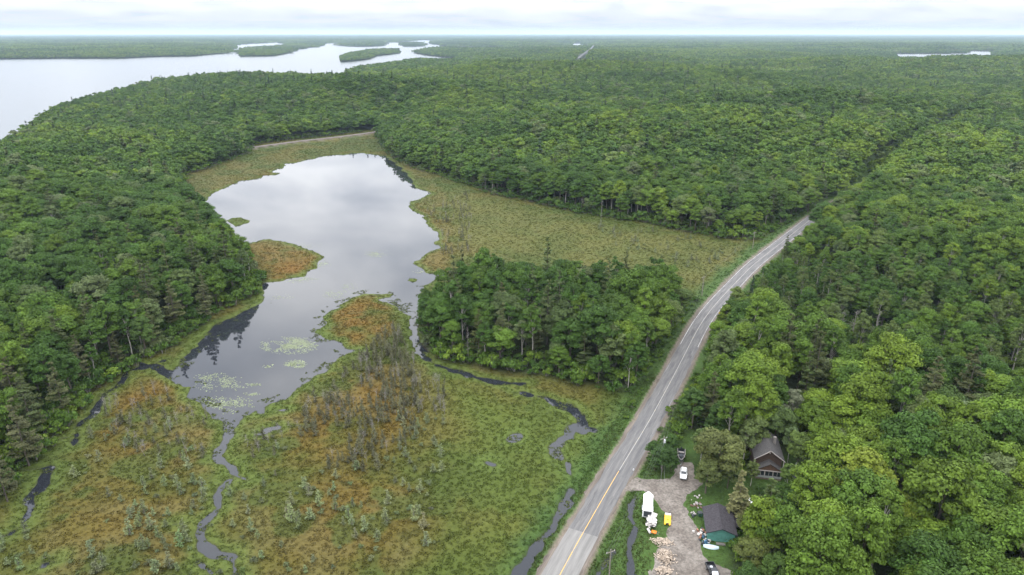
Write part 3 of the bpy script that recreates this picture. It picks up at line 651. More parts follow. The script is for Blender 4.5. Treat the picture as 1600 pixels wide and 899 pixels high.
# ------------------------------------------------------------------ colours of the canopy
TB = {'bright': (.116, .172, .020), 'mid': (.075, .130, .018), 'dark': (.045, .090, .016), 'grey': (.105, .128, .055), 'pine': (.068, .086, .030), 'spruce': (.034, .056, .024), 'tam': (.118, .140, .065)}
def canopy_tint(x, y, rg):
    n = len(x); a = fbm(x, y, 70, 3, 120) * .6 + fbm(x, y, 300, 2, 121) * .4; u = np.clip(rg.normal(0, .30, n) + (a - .5) * 2.0 + (fbm(x, y, 900, 2, 123) - .5) * 1.0 * ss(500, 900, np.hypot(x, y)) + .40, 0, 1)[:, None]
    c = np.where(u < .5, np.array(TB['dark']) + (np.array(TB['mid']) - TB['dark']) * u * 2, np.array(TB['mid']) + (np.array(TB['bright']) - TB['mid']) * (u - .5) * 2)
    g = (rg.random(n) < .08)[:, None] * rg.uniform(.4, .9, (n, 1)); c = c * (1 - g) + np.array(TB['grey']) * g
    return c * rg.uniform(.85, 1.15, (n, 1))
def jgrid(sp, r0, r1, half=50):
    xm = (r1 + 130) * math.sin(R(half)); X, Y = np.meshgrid(np.arange(-xm, xm, sp), np.arange(max(40, (r0 - 130) * math.cos(R(half)) if r0 > 200 else 40), r1, sp * .92), indexing='ij'); X = X + (np.arange(X.shape[1]) % 2) * sp * .5
    P = np.c_[X.ravel(), Y.ravel()] + rng.uniform(-.36, .36, (X.size, 2)) * sp; r = np.hypot(P[:, 0], P[:, 1]); a = np.abs(np.degrees(np.arctan2(P[:, 0], P[:, 1] + 130)))
    return P[(r >= r0) & (r < r1) & (a < half)]
# ---- near forest, 6.9 m apart
P = jgrid(7.6, 60, 760); q = fields(P); ldn = np.where(np.hypot(P[:, 0], P[:, 1]) > 500, lake_sdf(P), 99)
forest = ((q['basin'] > 1.5) | (q['wood'] < -.5)) & (q['road'] > np.where(P[:, 1] > 425, 5.6, 9.0)) & (q['yard'] > 2.2) & (q['rail'] > 5.5) & (ldn > 4)
P = P[forest]; q = {k: v[forest] for k, v in q.items()}; zt = terrain(P); zt = np.asarray(zt)
edge = np.minimum(np.where(q['wood'] < 3, -q['wood'], np.minimum(np.abs(q['basin']), np.abs(q['yard']) + 3)), q['road'] - 8)
rad = np.hypot(P[:, 0], P[:, 1]); tint = canopy_tint(P[:, 0], P[:, 1], rng)
un = rng.random(len(P)); pz = fbm(P[:, 0], P[:, 1], 60, 2, 140)
u_, v_, d_ = project(P[:, 0], P[:, 1], zt)
leftshore = (q['basin'] < 26) & (P[:, 0] < -40) & (rad < 330)
pp = np.where(leftshore, .42, .035 + .10 * ss(.55, .7, pz)); kind = np.full(len(P), 'maple', dtype='<U8')
kind[un < .60] = 'maple'; kind[(un >= .60) & (un < .80)] = 'oak'; kind[un >= .80] = 'birch'
u2 = rng.random(len(P)); kind[u2 < pp] = 'pine'; kind[(u2 > .965)] = 'spruce'; kind[(u2 > .955) & (u2 <= .965)] = 'dead'
far_c = (rad > 400) & ((kind == 'pine') | (kind == 'spruce')) & (rng.random(len(P)) < .7); kind[far_c] = 'maple'
sc = rng.uniform(.92, 1.36, len(P)) * (.70 + .30 * ss(0, 12, edge))
sc = np.where(kind == 'pine', sc * 1.0, sc)
# young growth low along the road beyond the yard
young = (P[:, 0] > 95) & (rad > 235) & (rad < 360) & (q['basin'] > 0); uy = rng.random(len(P)); kind[young & (uy < .55) & (kind != 'dead')] = 'birch'; kind[young & (uy > .93)] = 'spruce'; sc = np.where(young, sc * .78, sc); tint = np.where((young & (uy < .35))[:, None], np.array((.085, .120, .032)) * (.8 + .5 * uy[:, None]), tint)
low = (q['road'] < 38) & (P[:, 0] > 95) & (rad > 225) & (rad < 420); sc = np.where(low, sc * .72, sc)
# keep the view to the house and the sheds open
HOUSE = np.array(G(1203, 748, 1)); SHED = np.array(G(1122, 838, 1))
OPEN = GP([(1174, 748), (1230, 748), (1236, 835), (1156, 845)], 1); OPEN2 = GP([(1085, 835), (1150, 835), (1160, 930), (1075, 930)], 1)
gone = ((P[:, 0] > -8) & (P[:, 0] < 52) & (P[:, 1] < 124)) | inside(P, OPEN) | inside(P, OPEN2) | (np.hypot(*(P - HOUSE - (0, 5)).T) < 7.5)
inview = (u_ > -70) & (u_ < 1670) & (v_ < 985)
G_OK = ~gone
SINGLE = {'maple': 300, 'oak': 150, 'birch': 150, 'pine': 110, 'spruce': 40, 'dead': 25}
# trees that stand out in the photograph, placed one by one: kind, crown centre (pixel), height, width factor, colour, label
HERO = [('oak', (1126, 702), 15.5, 1.15, (.095, .110, .034), 'large olive green leafy tree between the lawn strip and the brown house'), ('spruce', (1157, 768), 13.5, 1.75, (.125, .125, .052), 'feathery olive conifer standing just behind the teal shed'),
 ('maple', (1037, 713), 8.0, 1.25, (.045, .085, .022), 'dark round tree beside the pole with the transformer'), ('maple', (1352, 757), 17.5, 1.35, (.150, .190, .024), 'big bright yellow green tree right of the brown house'),
 ('maple', (1420, 806), 14.5, 1.0, (.150, .195, .026), 'smaller bright yellow green tree below right of the biggest bright tree'), ('maple', (1178, 862), 10.5, 1.15, (.100, .120, .032), 'olive leafy tree in front of the teal shed'),
 ('birch', (1238, 634), 15.0, 1.25, (.13, .145, .085), 'pale greyish tree above the brown house'), ('maple', (1428, 562), 16.0, .9, (.17, .20, .11), 'pale whitish green tree in the right forest'), ('maple', (1497, 656), 16.0, 1.0, (.15, .19, .10), 'pale silvery green tree toward the right edge'),
 ('maple', (1480, 640), 16, 1.0, (.06, .10, .024), 'dark tree touching the pale silvery tree on its left'), ('dead', (1318, 500), 13, 1.3, (0, 0, 0), 'grey leafless tree left of three in the right forest'), ('dead', (1337, 497), 14, 1.4, (0, 0, 0), 'grey leafless tree middle of three in the right forest'), ('dead', (1372, 505), 13, .9, (0, 0, 0), 'slender pale dead tree right of the leafless pair'),
 ('spruce', (1175, 455), 16.5, 1.0, (.026, .045, .022), 'tall narrow dark spruce beside the road pull off'), ('spruce', (1222, 470), 12, 1.2, (.05, .075, .028), 'shorter spruce right of the tall roadside spruce'), ('maple', (1148, 490), 8.5, .9, (.11, .15, .04), 'small pale round tree beside the road at the pull off'),
 ('pine', (268, 470), 20, 1.15, (.088, .098, .038), 'tall tawny pine at the left pond shore'), ('pine', (318, 462), 18.5, 1.05, (.085, .095, .040), 'olive pine right of the tall tawny pine'), ('pine', (28, 668), 20, 1.15, (.085, .090, .040), 'big olive pine near the lower left corner'), ('pine', (88, 602), 18, 1.05, (.080, .090, .036), 'tawny pine on the channel shore at left'),
 ('pine', (15, 598), 19, 1.1, (.08, .085, .038), 'olive pine at the left edge behind the channel'), ('pine', (122, 556), 17, 1.0, (.085, .09, .04), 'pine above the dark channel on the left shore'), ('pine', (-5, 730), 17, 1.0, (.08, .085, .038), 'cropped pine at the lower left picture edge'), ('maple', (222, 520), 15, .8, (.075, .125, .03), 'bright leafy tree left of the tall tawny pine'),
 ('dead', (940, 330), 17, .6, (0, 0, 0), 'grey dead trunk at the meadow forest edge'), ('dead', (731, 530), 15, .6, (0, 0, 0), 'bare dead trunk at the front of the woodlot'), ('maple', (870, 548), 11, .9, (.10, .145, .05), 'pale leafy tree at the front of the woodlot'), ('maple', (1122, 655), 13, .9, (.045, .085, .02), 'dark leafy tree above the lawn strip'), ('maple', (1085, 630), 14, 1.0, (.05, .092, .022), 'dark leafy tree between road and lawn strip'),
 ('maple', (1250, 700), 13, .8, (.10, .145, .035), 'light green tree beside the right wall of the house'), ('birch', (1165, 690), 13, 1.1, (.09, .12, .04), 'slender tree hiding the left wall of the house'), ('maple', (1262, 770), 8.5, .95, (.06, .115, .022), 'green tree right of the grey shelter'), ('maple', (1240, 800), 8, .9, (.055, .10, .022), 'low dark tree below the grey shelter'), ('maple', (1195, 812), 6.5, .9, (.05, .095, .02), 'small dark tree between shed and grey shelter'),
 ('birch', (1245, 845), 9, 1.3, (.12, .135, .075), 'greyish loose tree below the house clearing'), ('maple', (1215, 835), 7.5, 1.0, (.06, .11, .025), 'low green tree below the small dark tree'), ('maple', (1172, 905), 9, 1.0, (.05, .095, .022), 'green tree beside the pickup at the bottom edge'), ('maple', (1215, 895), 10, 1.0, (.07, .12, .025), 'mid green tree right of the pickup at the bottom edge')]
HERO += [('maple', (1021, 702), 6.0, 1.2, (.045, .085, .020), 'bushy dark tree at the hedge end nearest the road'), ('maple', (1048, 690), 7.0, 1.1, (.05, .095, .022), 'bushy tree behind the dark open boat'), ('maple', (1050, 722), 5.0, 1.25, (.05, .095, .024), 'low bushy tree left of the dark open boat'), ('maple', (1024, 722), 4.5, 1.3, (.055, .10, .024), 'lowest bush at the driveway end of the hedge'),
 ('maple', (1106, 738), 10.5, 1.1, (.08, .10, .03), 'olive tree shading the gravel end right of the white car'), ('birch', (1098, 690), 12, 1.2, (.085, .125, .034), 'slender light tree at the right side of the lawn strip'), ('maple', (1140, 735), 9, 1.0, (.07, .09, .028), 'dull olive tree left of the feathery conifer'), ('oak', (1215, 655), 15, .9, (.08, .12, .035), 'leafy tree arching over the rear roof of the house'),
 ('maple', (1180, 672), 14, .9, (.10, .135, .04), 'light leafy tree behind the left roof edge of the house'), ('birch', (1236, 690), 12, 1.0, (.09, .13, .05), 'thin tree behind the satellite dish'), ('maple', (1165, 815), 7, 1.0, (.10, .115, .035), 'olive bush against the right side of the teal shed')]
HERO += [('maple', (1188, 762), 3.6, 1.3, (.05, .09, .02), 'leafy bush in front of the left porch corner'), ('maple', (1224, 764), 4.6, 1.2, (.06, .11, .022), 'leafy bush in front of the right porch corner'), ('birch', (1176, 735), 8, 1.2, (.095, .125, .035), 'thin olive tree against the left porch corner')]
HERO += [('birch', (1232, 742), 9, 1.1, (.085, .13, .03), 'light slender tree against the right porch corner'), ('maple', (1203, 788), 3.8, 1.3, (.055, .10, .02), 'low bush on the lawn between table and grey shelter'), ('maple', (1184, 800), 4.2, 1.2, (.06, .10, .022), 'low bush behind the right shed roof'), ('maple', (1236, 778), 5.5, 1.2, (.06, .115, .022), 'dense bush right of the grey shelter roof')]
HP = []
for k_, uv_, h_, w_, t_, l_ in HERO:
    zc = 1.2 + h_ * .60; zb_ = 1.0
    for _ in range(3):
        xy = np.array([G(*uv_, zc)]); zb_ = float(terrain(xy)[0]); zc = zb_ + h_ * .60
    HP.append((xy[0], zb_)); gone |= np.hypot(*(P - xy[0]).T) < (2.4 + 2.0 * w_) * h_ / 15
G_OK = ~gone
single = np.zeros(len(P), bool)
for k, n in SINGLE.items():
    i = np.where((kind == k) & G_OK & inview)[0]; i = i[np.argsort(rad[i])][:n]; single[i] = True
TNAME = {'maple': ('maple_tree', 'tree'), 'oak': ('oak_tree', 'tree'), 'birch': ('birch_tree', 'tree'), 'pine': ('pine_tree', 'pine tree'), 'spruce': ('spruce_tree', 'spruce tree'), 'dead': ('dead_tree', 'dead tree')}
TLOOK = {'maple': 'round leafy tree', 'oak': 'broad spreading leafy tree', 'birch': 'slender leafy tree', 'pine': 'ragged olive pine tree', 'spruce': 'narrow dark spruce tree', 'dead': 'bare grey dead tree'}
TOPH = {'maple': 16, 'oak': 15.5, 'birch': 17, 'pine': 19, 'spruce': 14, 'dead': 13.5}
def tone(c, k):
    if k in ('dead', 'pine', 'spruce'): return ''
    g = c[1]
    return 'yellow green ' if g > .128 else 'mid green ' if g > .092 else 'dark green '
def where(i):
    x, y = P[i]; w = q['wood'][i]
    if w < 0:
        if q['road'][i] < 22: return 'at the road side of the woodlot'
        if -w < 10 and y < 228: return 'at the bog side edge of the woodlot'
        if x < -8 and -w < 16: return 'at the pond side edge of the woodlot'
        if -w < 10: return 'at the meadow side edge of the woodlot'
        return 'inside the woodlot between pond and road'
    if x < 0:
        if y < 175: return 'left of the bog near the lower left corner'
        if y < 235: return 'on the left shore beside the dark channel' if q['basin'][i] < 16 else 'in the left forest behind the channel shore'
        return 'on the left shore beside the pond' if q['basin'][i] < 16 else 'in the left forest above the pond shore'
    dh = math.hypot(*(P[i] - HOUSE))
    if dh < 18: return 'close around the brown house'
    if dh < 34: return 'in the forest ring around the brown house clearing'
    if q['yard'][i] < 9: return 'bordering the gravel yard clearing'
    if y < 145: return 'in the lower right corner forest'
    if q['road'][i] < 20: return 'lining the right side of the road'
    return 'in the forest right of the house' if y < 190 else 'in the right forest beyond the house'
def add_tree(k, i, x, y, z, s, rz, tnt, label, group, name=None, sz=None):
    nm, cat = TNAME[k]; e = empty(name or nm, (x, y, z - .1), rz); e.scale = (s, s, sz or s)
    set_props(e, label, cat, group)
    if k == 'dead':
        o = link('trunk', BARE[i % len(BARE)], e); return e
    cm, tm, wm = SHAPES[k][i % len(SHAPES[k])]; c = link('crown', cm, e); c['tint'] = tuple(float(t) for t in tnt); link('trunk', tm, e)
    return e
PTINT = np.array(TB['pine']); STINT = np.array(TB['spruce'])
for k in ('pine', 'spruce'):
    mk = kind == k; tint[mk] = (PTINT if k == 'pine' else STINT) * rng.uniform(.75, 1.25, (mk.sum(), 1)) * (1 + rng.normal(0, .06, (mk.sum(), 3)))
rotz = rng.uniform(0, 6.283, len(P))
for j, ((k_, uv_, h_, w_, t_, l_), (xy, zb_)) in enumerate(zip(HERO, HP)):
    s_ = h_ / TOPH[k_]; add_tree(k_, j, xy[0], xy[1], zb_, s_ * w_, j * 1.7, t_, l_, None, None, s_)
for i in np.where(single)[0]:
    lab = ('tall ' if sc[i] > 1.2 else 'small ' if sc[i] < .85 else '') + tone(tint[i], kind[i]) + TLOOK[kind[i]] + ' ' + where(i)
    add_tree(kind[i], int(i), P[i, 0], P[i, 1], zt[i], sc[i], rotz[i], tint[i], lab, TLOOK[kind[i]] + 's ' + where(i), None, sc[i] * rng.uniform(.85, 1.2))
rest = G_OK & ~single; P3 = np.c_[P, zt - .1]
hi = rest & (rad < 520); lo = rest & (rad >= 520)
wid = 1 + .18 * ss(300, 560, rad); szv = rng.uniform(.86, 1.12, len(P)); sxv = rng.uniform(.86, 1.14, len(P))
def put(name, protos, mk, label, cat, f=1.0): scatter(name, protos, P3[mk], np.c_[sc * f * sxv * wid, sc * f * wid, sc * f * szv][mk], rotz[mk], tint[mk], label, cat)
for k, nm, lb in (('maple', 'forest', 'mass of rounded leafy forest behind the nearest trees'), ('oak', 'forest', 'broad crowned leafy forest behind the nearest trees'), ('birch', 'forest', 'slender leafy trees mixed through the forest'),
                  ('pine', 'pine_forest', 'pines mixed through the leafy forest'), ('spruce', 'spruce_forest', 'dark spruces mixed through the leafy forest')):
    put(nm, [s[2] for s in SHAPES[k]], hi & (kind == k), lb, 'forest')
put('dead_forest', BARE, rest & (kind == 'dead'), 'scattered bare grey trees in the forest', 'dead trees')
broad = (kind == 'maple') | (kind == 'oak') | (kind == 'birch')
put('forest', MID, lo & broad, 'leafy forest around the far half of the pond', 'forest', 1.06); put('pine_forest', MIDP, lo & ((kind == 'pine') | (kind == 'spruce')), 'conifers around the far half of the pond', 'forest')
# understorey fills the gaps between trunks along every forest edge
U = np.vstack([jgrid(3.1, 60, 480), jgrid(4.6, 480, 840)]); qu = fields(U); e_ = np.where(qu['wood'] < 4, np.abs(qu['wood']), np.abs(qu['basin']))
mk = ((qu['basin'] > -2.5) | (qu['wood'] < 2.0)) & (e_ < 16) & (qu['road'] > 6.8) & (qu['yard'] > 1.5) & (qu['water'] > .5)
mk |= (qu['road'] > 6.6) & (qu['road'] < 15) & (qu['basin'] > -12) & (qu['yard'] > .5) & (qu['water'] > 1.0) & (qu['wood'] < 60)
ru = np.hypot(U[:, 0], U[:, 1]); mk |= (U[:, 0] > 90) & (ru > 225) & (ru < 375) & (qu['basin'] > 0) & (qu['road'] > 9)
mk |= (qu['yard'] > .5) & (qu['yard'] < 18) & (qu['basin'] > 0)
U = U[mk]; zu = terrain(U); s = rng.uniform(.7, 2.3, len(U)); s *= np.where((e_[mk] < 8) & (rng.random(len(U)) < .4) & (qu['road'][mk] > 12), 1.5, 1); s *= np.where(qu['road'][mk] < 9, .6, 1); tu = canopy_tint(U[:, 0], U[:, 1], rng) * .95
scatter('undergrowth', [x[2] for x in SHAPES['shrub']], np.c_[U, zu - .05], np.c_[s, s, s * rng.uniform(.8, 1.6, len(U))], rng.uniform(0, 6.28, len(U)), tu, 'leafy undergrowth along the forest edges and road', 'undergrowth')

# ---- forest out to the horizon
def faraway(name, protos, sp, r0, r1, half, s0, s1, label, zoff=0.0, pine=0.0, pprotos=None, m=5):
    Q = jgrid(sp, r0, r1, half); ld = lake_sdf(Q); k = ld > m
    if r0 < 1500:
        f = fields(Q); k &= (f['basin'] > 1.5) & (f['rail'] > 5.5) & (f['road'] > 8)
    k &= ~inside(Q, CLEARING) & (dseg(Q, FARROAD) > 16 + sp * .4); Q = Q[k]; z = terrain(Q) + zoff; t = canopy_tint(Q[:, 0], Q[:, 1], rng); s = rng.uniform(s0, s1, len(Q)); ro = rng.uniform(0, 6.28, len(Q))
    pk = rng.random(len(Q)) < pine * 2 * fbm(Q[:, 0], Q[:, 1], 160, 2, 150) if pprotos else np.zeros(len(Q), bool)
    t[pk] = STINT * rng.uniform(.9, 1.6, (pk.sum(), 1))
    if pk.any(): scatter('pine_forest', pprotos, np.c_[Q, z][pk], np.repeat(s[pk][:, None], 3, 1), ro[pk], t[pk], 'conifers in ' + label, 'forest')
    k = ~pk; scatter('forest', protos, np.c_[Q, z][k], np.c_[s * 1.15, s * 1.15, s * rng.uniform(.85, 1.05, len(s))][k], ro[k], t[k], label, 'forest')
faraway('forest', MID, 8.3, 760, 1750, 46, .95, 1.4, 'leafy forest between the railway and the lake', 0, .03, MIDP)
faraway('forest', FAR, 11.5, 1750, 4300, 44, .8, 1.2, 'hazy forest around the lake shores', 0, .0, None, 6)
faraway('forest', PATCH, 80, 4300, 26000, 43, .9, 1.15, 'bluish forest reaching the horizon', -1.5, 0, None, 20)

# ------------------------------------------------------------------ bog vegetation
Bq = jgrid(.92, 60, 290, 50); fq = fields(Bq)
okb = (fq['basin'] < 1) & (fq['wood'] > 0) & (fq['water'] > .25) & (fq['road'] > 5.6); Bq = Bq[okb]; fq = {k: v[okb] for k, v in fq.items()}
thin = rng.random(len(Bq)) < .62; Bq = Bq[thin]; fq = {k: v[thin] for k, v in fq.items()}
def tuft(i, n=26, R0=.62, H=.26, leaf=.13):
    rg = np.random.default_rng(1500 + i); d = rg.normal(0, 1, (n, 3)); d[:, 2] = np.abs(d[:, 2]); d /= np.linalg.norm(d, axis=1)[:, None]
    Pp = d * rg.uniform(.5, 1.0, (n, 1)) * (R0, R0, H); v, f = leaves_mesh(Pp, d, leaf * rg.uniform(.6, 1.5, n), rg, .3); return joined(f'tuft_{i}', [(v, f, np.repeat(rg.random(n), 4), M['grass'])])
TUFT = [tuft(i) for i in range(5)]
tc_ = wet_color(Bq, fq) * rng.uniform(.85, 1.15, (len(Bq), 1)); sB = rng.uniform(.5, 1.25, len(Bq))
scatter('marsh_plants', TUFT, np.c_[Bq, terrain(Bq) - .03], np.c_[sB, sB, sB * rng.uniform(.6, 1.5, len(Bq))], rng.uniform(0, 6.28, len(Bq)), tc_, 'low rusty and green bog plants of the near marsh', 'marsh plants')
Bq = jgrid(2.2, 290, 840, 50); fq = fields(Bq); okb = (fq['basin'] < 1) & (fq['wood'] > 0) & (fq['water'] > .4) & (fq['road'] > 5.8) & (fq['rail'] > 5); Bq = Bq[okb]; fq = {k: v[okb] for k, v in fq.items()}
sB = rng.uniform(.9, 2.2, len(Bq)); scatter('marsh_plants', TUFT, np.c_[Bq, terrain(Bq) - .03], np.c_[sB, sB, sB * rng.uniform(.4, .9, len(Bq))], rng.uniform(0, 6.28, len(Bq)), wet_color(Bq, fq) * rng.uniform(.85, 1.15, (len(Bq), 1)), 'low sedge and shrubs of the far meadow', 'marsh plants')
# young tamaracks, bushes and dead stems standing in the bog
def bogpts(poly, n, md=1.6):
    pl = GP(poly); lo_, hi_ = pl.min(0), pl.max(0); out = []
    c = rng.uniform(lo_, hi_, (n * 12, 2)); f = fields(c); c = c[inside(c, pl) & (f['water'] > 1.2) & (f['basin'] < -2) & (f['road'] > 8)]
    cl = fbm(c[:, 0], c[:, 1], 13, 2, 200); c = c[cl > .33]
    for p in c:
        if all((p[0]-o[0]) ** 2 + (p[1]-o[1]) ** 2 > md * md for o in out): out.append(p)
        if len(out) >= n: break
    return np.array(out)
ZONES = [([(0,830),(120,700),(200,640),(330,700),(340,760),(310,860),(330,899),(0,899)], 64, 'in the bog left of the stream'), ([(345,740),(420,680),(480,730),(620,740),(700,790),(690,899),(380,899)], 75, 'in the bog right of the stream'),
         ([(200,800),(330,790),(345,899),(180,899)], 28, 'beside the lower stream bend'), ([(620,640),(700,660),(690,780),(600,730)], 26, 'at the edge of the sedge marsh'), ([(930,350),(1090,372),(1160,392),(1090,425),(950,385)], 70, 'in the meadow beyond the woodlot')]
for poly, n, wh in ZONES:
    for p in bogpts(poly, n):
        z = float(terrain(p[None])[0]); t = np.array(TB['tam']) * rng.uniform(.8, 1.3) * (1 + rng.normal(0, .05, 3)); s_ = rng.uniform(.5, 1.15)
        if rng.random() < .6:
            i = int(rng.integers(0, 5)); e = empty('tamarack', (*p, z), rng.uniform(0, 6.28)); e.scale = (s_ * 1.35, s_ * 1.35, s_); cm, tm, wm = SHAPES['tamarack'][i]
            set_props(e, f'small feathery grey green tamarack {wh}', 'tamarack', f'young tamaracks {wh}')
        else:
            i = int(rng.integers(0, 5)); s_ *= .8; e = empty('bog_shrub', (*p, z), rng.uniform(0, 6.28)); e.scale = (s_, s_, s_ * 1.1); cm, tm, wm = SHAPES['shrub'][i]
            set_props(e, f'low rounded grey green shrub {wh}', 'shrub', f'bog shrubs {wh}')
        c = link('crown', cm, e); c['tint'] = tuple(float(x) for x in t); link('stem', tm, e)
SZONES = [([(470,650),(560,570),(605,510),(635,530),(660,610),(650,690),(580,745),(490,730)], 290, 'in the dense stand amid the bog', .78, .9), ([(160,640),(250,610),(330,660),(320,720),(200,720)], 60, 'in the rusty bog left of the stream', .35, 1.3),
          ([(660,330),(740,300),(735,395),(690,410),(680,360)], 90, 'on the far shore right of the pond', .5, 1.2), ([(640,600),(700,600),(700,650),(650,650)], 26, 'beside the woodlot channel', .5, 1.2), ([(385,700),(470,660),(480,740),(400,760)], 16, 'along the stream mouth', .4, 1.2)]
for poly, n, wh, green, md in SZONES:
    for p in bogpts(poly, n, md):
        z = float(terrain(p[None])[0]); s_ = rng.uniform(.65, 1.3); i = int(rng.integers(0, 5))
        if rng.random() < green:
            e = empty('bog_spruce', (*p, z), rng.uniform(0, 6.28)); e.scale = (s_, s_, s_); cm, tm, wm = SHAPES['tamarack'][i]; c = link('crown', cm, e)
            c['tint'] = tuple(float(x) for x in np.array((.078, .078, .040)) * rng.uniform(.75, 1.4)); link('stem', tm, e); set_props(e, f'stunted dark bog spruce {wh}', 'spruce', f'stunted spruces {wh}')
        else:
            e = empty('dead_sapling', (*p, z), rng.uniform(0, 6.28)); e.scale = (s_ * 1.2, s_ * 1.2, s_); link('stem', STICK[i], e); set_props(e, f'thin grey leafless sapling {wh}', 'dead sapling', f'leafless saplings {wh}')
# grass on the verges and the yard
GQ = jgrid(.8, 100, 215, 40); fg = fields(GQ); dr = sdf(GQ, DRIVE); k = ((fg['yard'] < 3) | ((fg['road'] < 14) & (fg['basin'] > -14))) & (fg['road'] > 5.2) & (dr > .5) & (fg['water'] > .1) & (fg['wood'] > 0); GQ = GQ[k]; sG = rng.uniform(.4, 1.0, len(GQ)); gn = fbm(GQ[:, 0], GQ[:, 1], 6, 3, 222)[:, None]
scatter('grass', TUFT, np.c_[GQ, terrain(GQ) - .03], np.c_[sG, sG, sG * (.4 + .9 * ss(4, 1, np.minimum(fg['water'][k], np.abs(fg['road'][k] - 8))))], rng.uniform(0, 6.28, len(GQ)), (np.array((.040, .074, .016)) * gn * 2.0 * .7 + np.array((.085, .095, .028)) * (1 - gn) * .5) * rng.uniform(.7, 1.35, (len(GQ), 1)), 'rough grass on the yard and road verges', 'grass')
# lily pads: pale patches on the still water
LIL = [((453,540),(44,13),900), ((462,569),(18,6),220), ((420,573),(10,4),60), ((480,546),(10,5),60), ((395,603),(16,5),120), ((345,600),(40,13),300), ((350,632),(46,14),520), ((395,615),(14,4),70), ((330,590),(26,8),150), ((590,397),(22,6),240), ((470,437),(34,6),190),
       ((530,460),(26,7),200), ((548,448),(16,5),90), ((500,412),(18,8),150), ((480,385),(28,6),120), ((440,465),(18,5),60), ((600,300),(18,3),40), ((395,425),(4,3),20), ((660,425),(16,3),60), ((405,650),(14,6),80)]
lp = []
for (u, v), (a, b), n in LIL:
    n = int(n * (4.5 if n in (900, 220) else 2.0)); t = rng.normal(0, .5, (n, 2)); t = t[(t ** 2).sum(1) < 1.2]; n3 = fbm(t[:, 0] * 9 + u, t[:, 1] * 9 + v, 4.0, 3, 44); t = t[n3 > .47 + .07 * rng.normal(0, 1, len(n3))]
    lp += [G(u + x * a, v + y * b) for x, y in t]
lp = np.array(lp); lw_ = fields(lp)['water'] < -.6; lp = lp[lw_]
pv = []; pf = []
for i, (x, y) in enumerate(lp):
    r = rng.uniform(.10, .27); a0 = rng.uniform(0, 6.28); n0 = len(pv); pv += [(x + r * math.cos(a0 + k * .95), y + r * math.sin(a0 + k * .95), .012 + .004 * (i % 5)) for k in range(6)]; pf.append([n0 + k for k in range(6)])
M['lily'] = flat('lily_pads', (.115, .138, .06), .45, 0, .35, .3)
set_props(link('lily_pads', mesh_np('lily_pads', pv, pf, M['lily'])), 'pale floating lily pads in patches on the pond', 'lily pads', kind='stuff')
# cattail and reed clumps breaking the shoreline at the pond's lower end
RD = jgrid(1.0, 120, 300, 50); fr = fields(RD); k = (fr['water'] < .2) & (fr['water'] > -4.5) & (fbm(RD[:, 0], RD[:, 1], 3.2, 3, 66) > .60) & (fr['basin'] < 2); RD = RD[k]; sR = rng.uniform(.5, 1.2, len(RD))
scatter('shore_sedges', TUFT, np.c_[RD, np.full(len(RD), -.02)], np.c_[sR, sR, sR * .9], rng.uniform(0, 6.28, len(RD)), np.array((.07, .085, .022)) * rng.uniform(.6, 1.3, (len(RD), 1)), 'small sedge clumps standing in the shallow shore water', 'sedge clumps')

# ------------------------------------------------------------------ the yard: buildings, vehicles, things
def put2(top, bot, z):
    """centre and turn of a thing whose far end shows at `top` and whose near end at `bot` (front = local -Y)"""
    a = np.array(G(*top, z)); b = np.array(G(*bot, z)); d = b - a; c = (a + b) / 2
    return (c[0], c[1]), math.atan2(d[0], -d[1]), float(np.hypot(*d))
GZ = 1.0
C = {}
C['white'] = flat('white_paint_metal', (.78, .78, .77), .35, 0, .05); C['black'] = flat('black_paint', (.012, .013, .016), .25, 0, .2); C['rubber'] = flat('tyre_rubber', (.02, .02, .02), .8, 0, .2)
C['rim'] = flat('wheel_rim', (.35, .35, .36), .35, .7); C['glass'] = flat('car_glass', (.02, .025, .03), .05, 0, .1); C['pale_gloss'] = flat('lamp_and_glare_glass', (.6, .6, .62), .1)
C['red'] = flat('tail_lamp', (.3, .02, .02), .3); C['steel'] = flat('galvanised_steel', (.3, .31, .32), .45, .6); C['brown'] = flat('dark_brown_siding', (.058, .036, .026), .7, 0, .25, 2)
C['lbrown'] = flat('brown_siding', (.105, .060, .040), .7, 0, .25, 2); C['trim'] = flat('pale_trim', (.36, .32, .30), .6, 0, .1); C['shingle'] = flat('grey_shingles', (.066, .062, .060), .9, 0, .35, 3, .2)
C['tar'] = flat('charcoal_shingles', (.040, .036, .040), .9, 0, .35, 2.5, .25); C['teal'] = flat('teal_paint', (.075, .22, .18), .7, 0, .25, 1.5); C['concrete'] = flat('concrete', (.16, .145, .13), .9, 0, .2)
C['deck'] = flat('deck_boards', (.17, .12, .09), .8, 0, .25, 3); C['yellow'] = flat('yellow_plastic', (.72, .40, .015), .4, 0, .1); C['orange'] = flat('orange_plastic', (.75, .24, .02), .45, 0, .1)
C['wood'] = flat('split_firewood', (.34, .275, .215), .85, 0, .5, 1.6); C['scrap'] = flat('white_scrap', (.50, .47, .44), .7, 0, .25, 2); C['ltblue'] = flat('light_blue_hull', (.42, .52, .55), .5, 0, .15)
C['blue'] = flat('blue_plastic', (.05, .13, .22), .5); C['pole'] = flat('weathered_pole', (.19, .165, .14), .9, 0, .25); C['dkgrey'] = flat('dark_tarp_and_shade', (.03, .035, .04), .5, 0, .3); C['green'] = flat('green_bin', (.03, .075, .05), .5)
C['tarp'] = flat('grey_tarp', (.25, .26, .25), .6, 0, .2); C['redwood'] = flat('reddish_lumber', (.25, .12, .075), .8, 0, .4)
C['wire'] = flat('cable', (.04, .04, .045), .6); C['rock'] = flat('rock', (.33, .30, .29), .9, 0, .3)

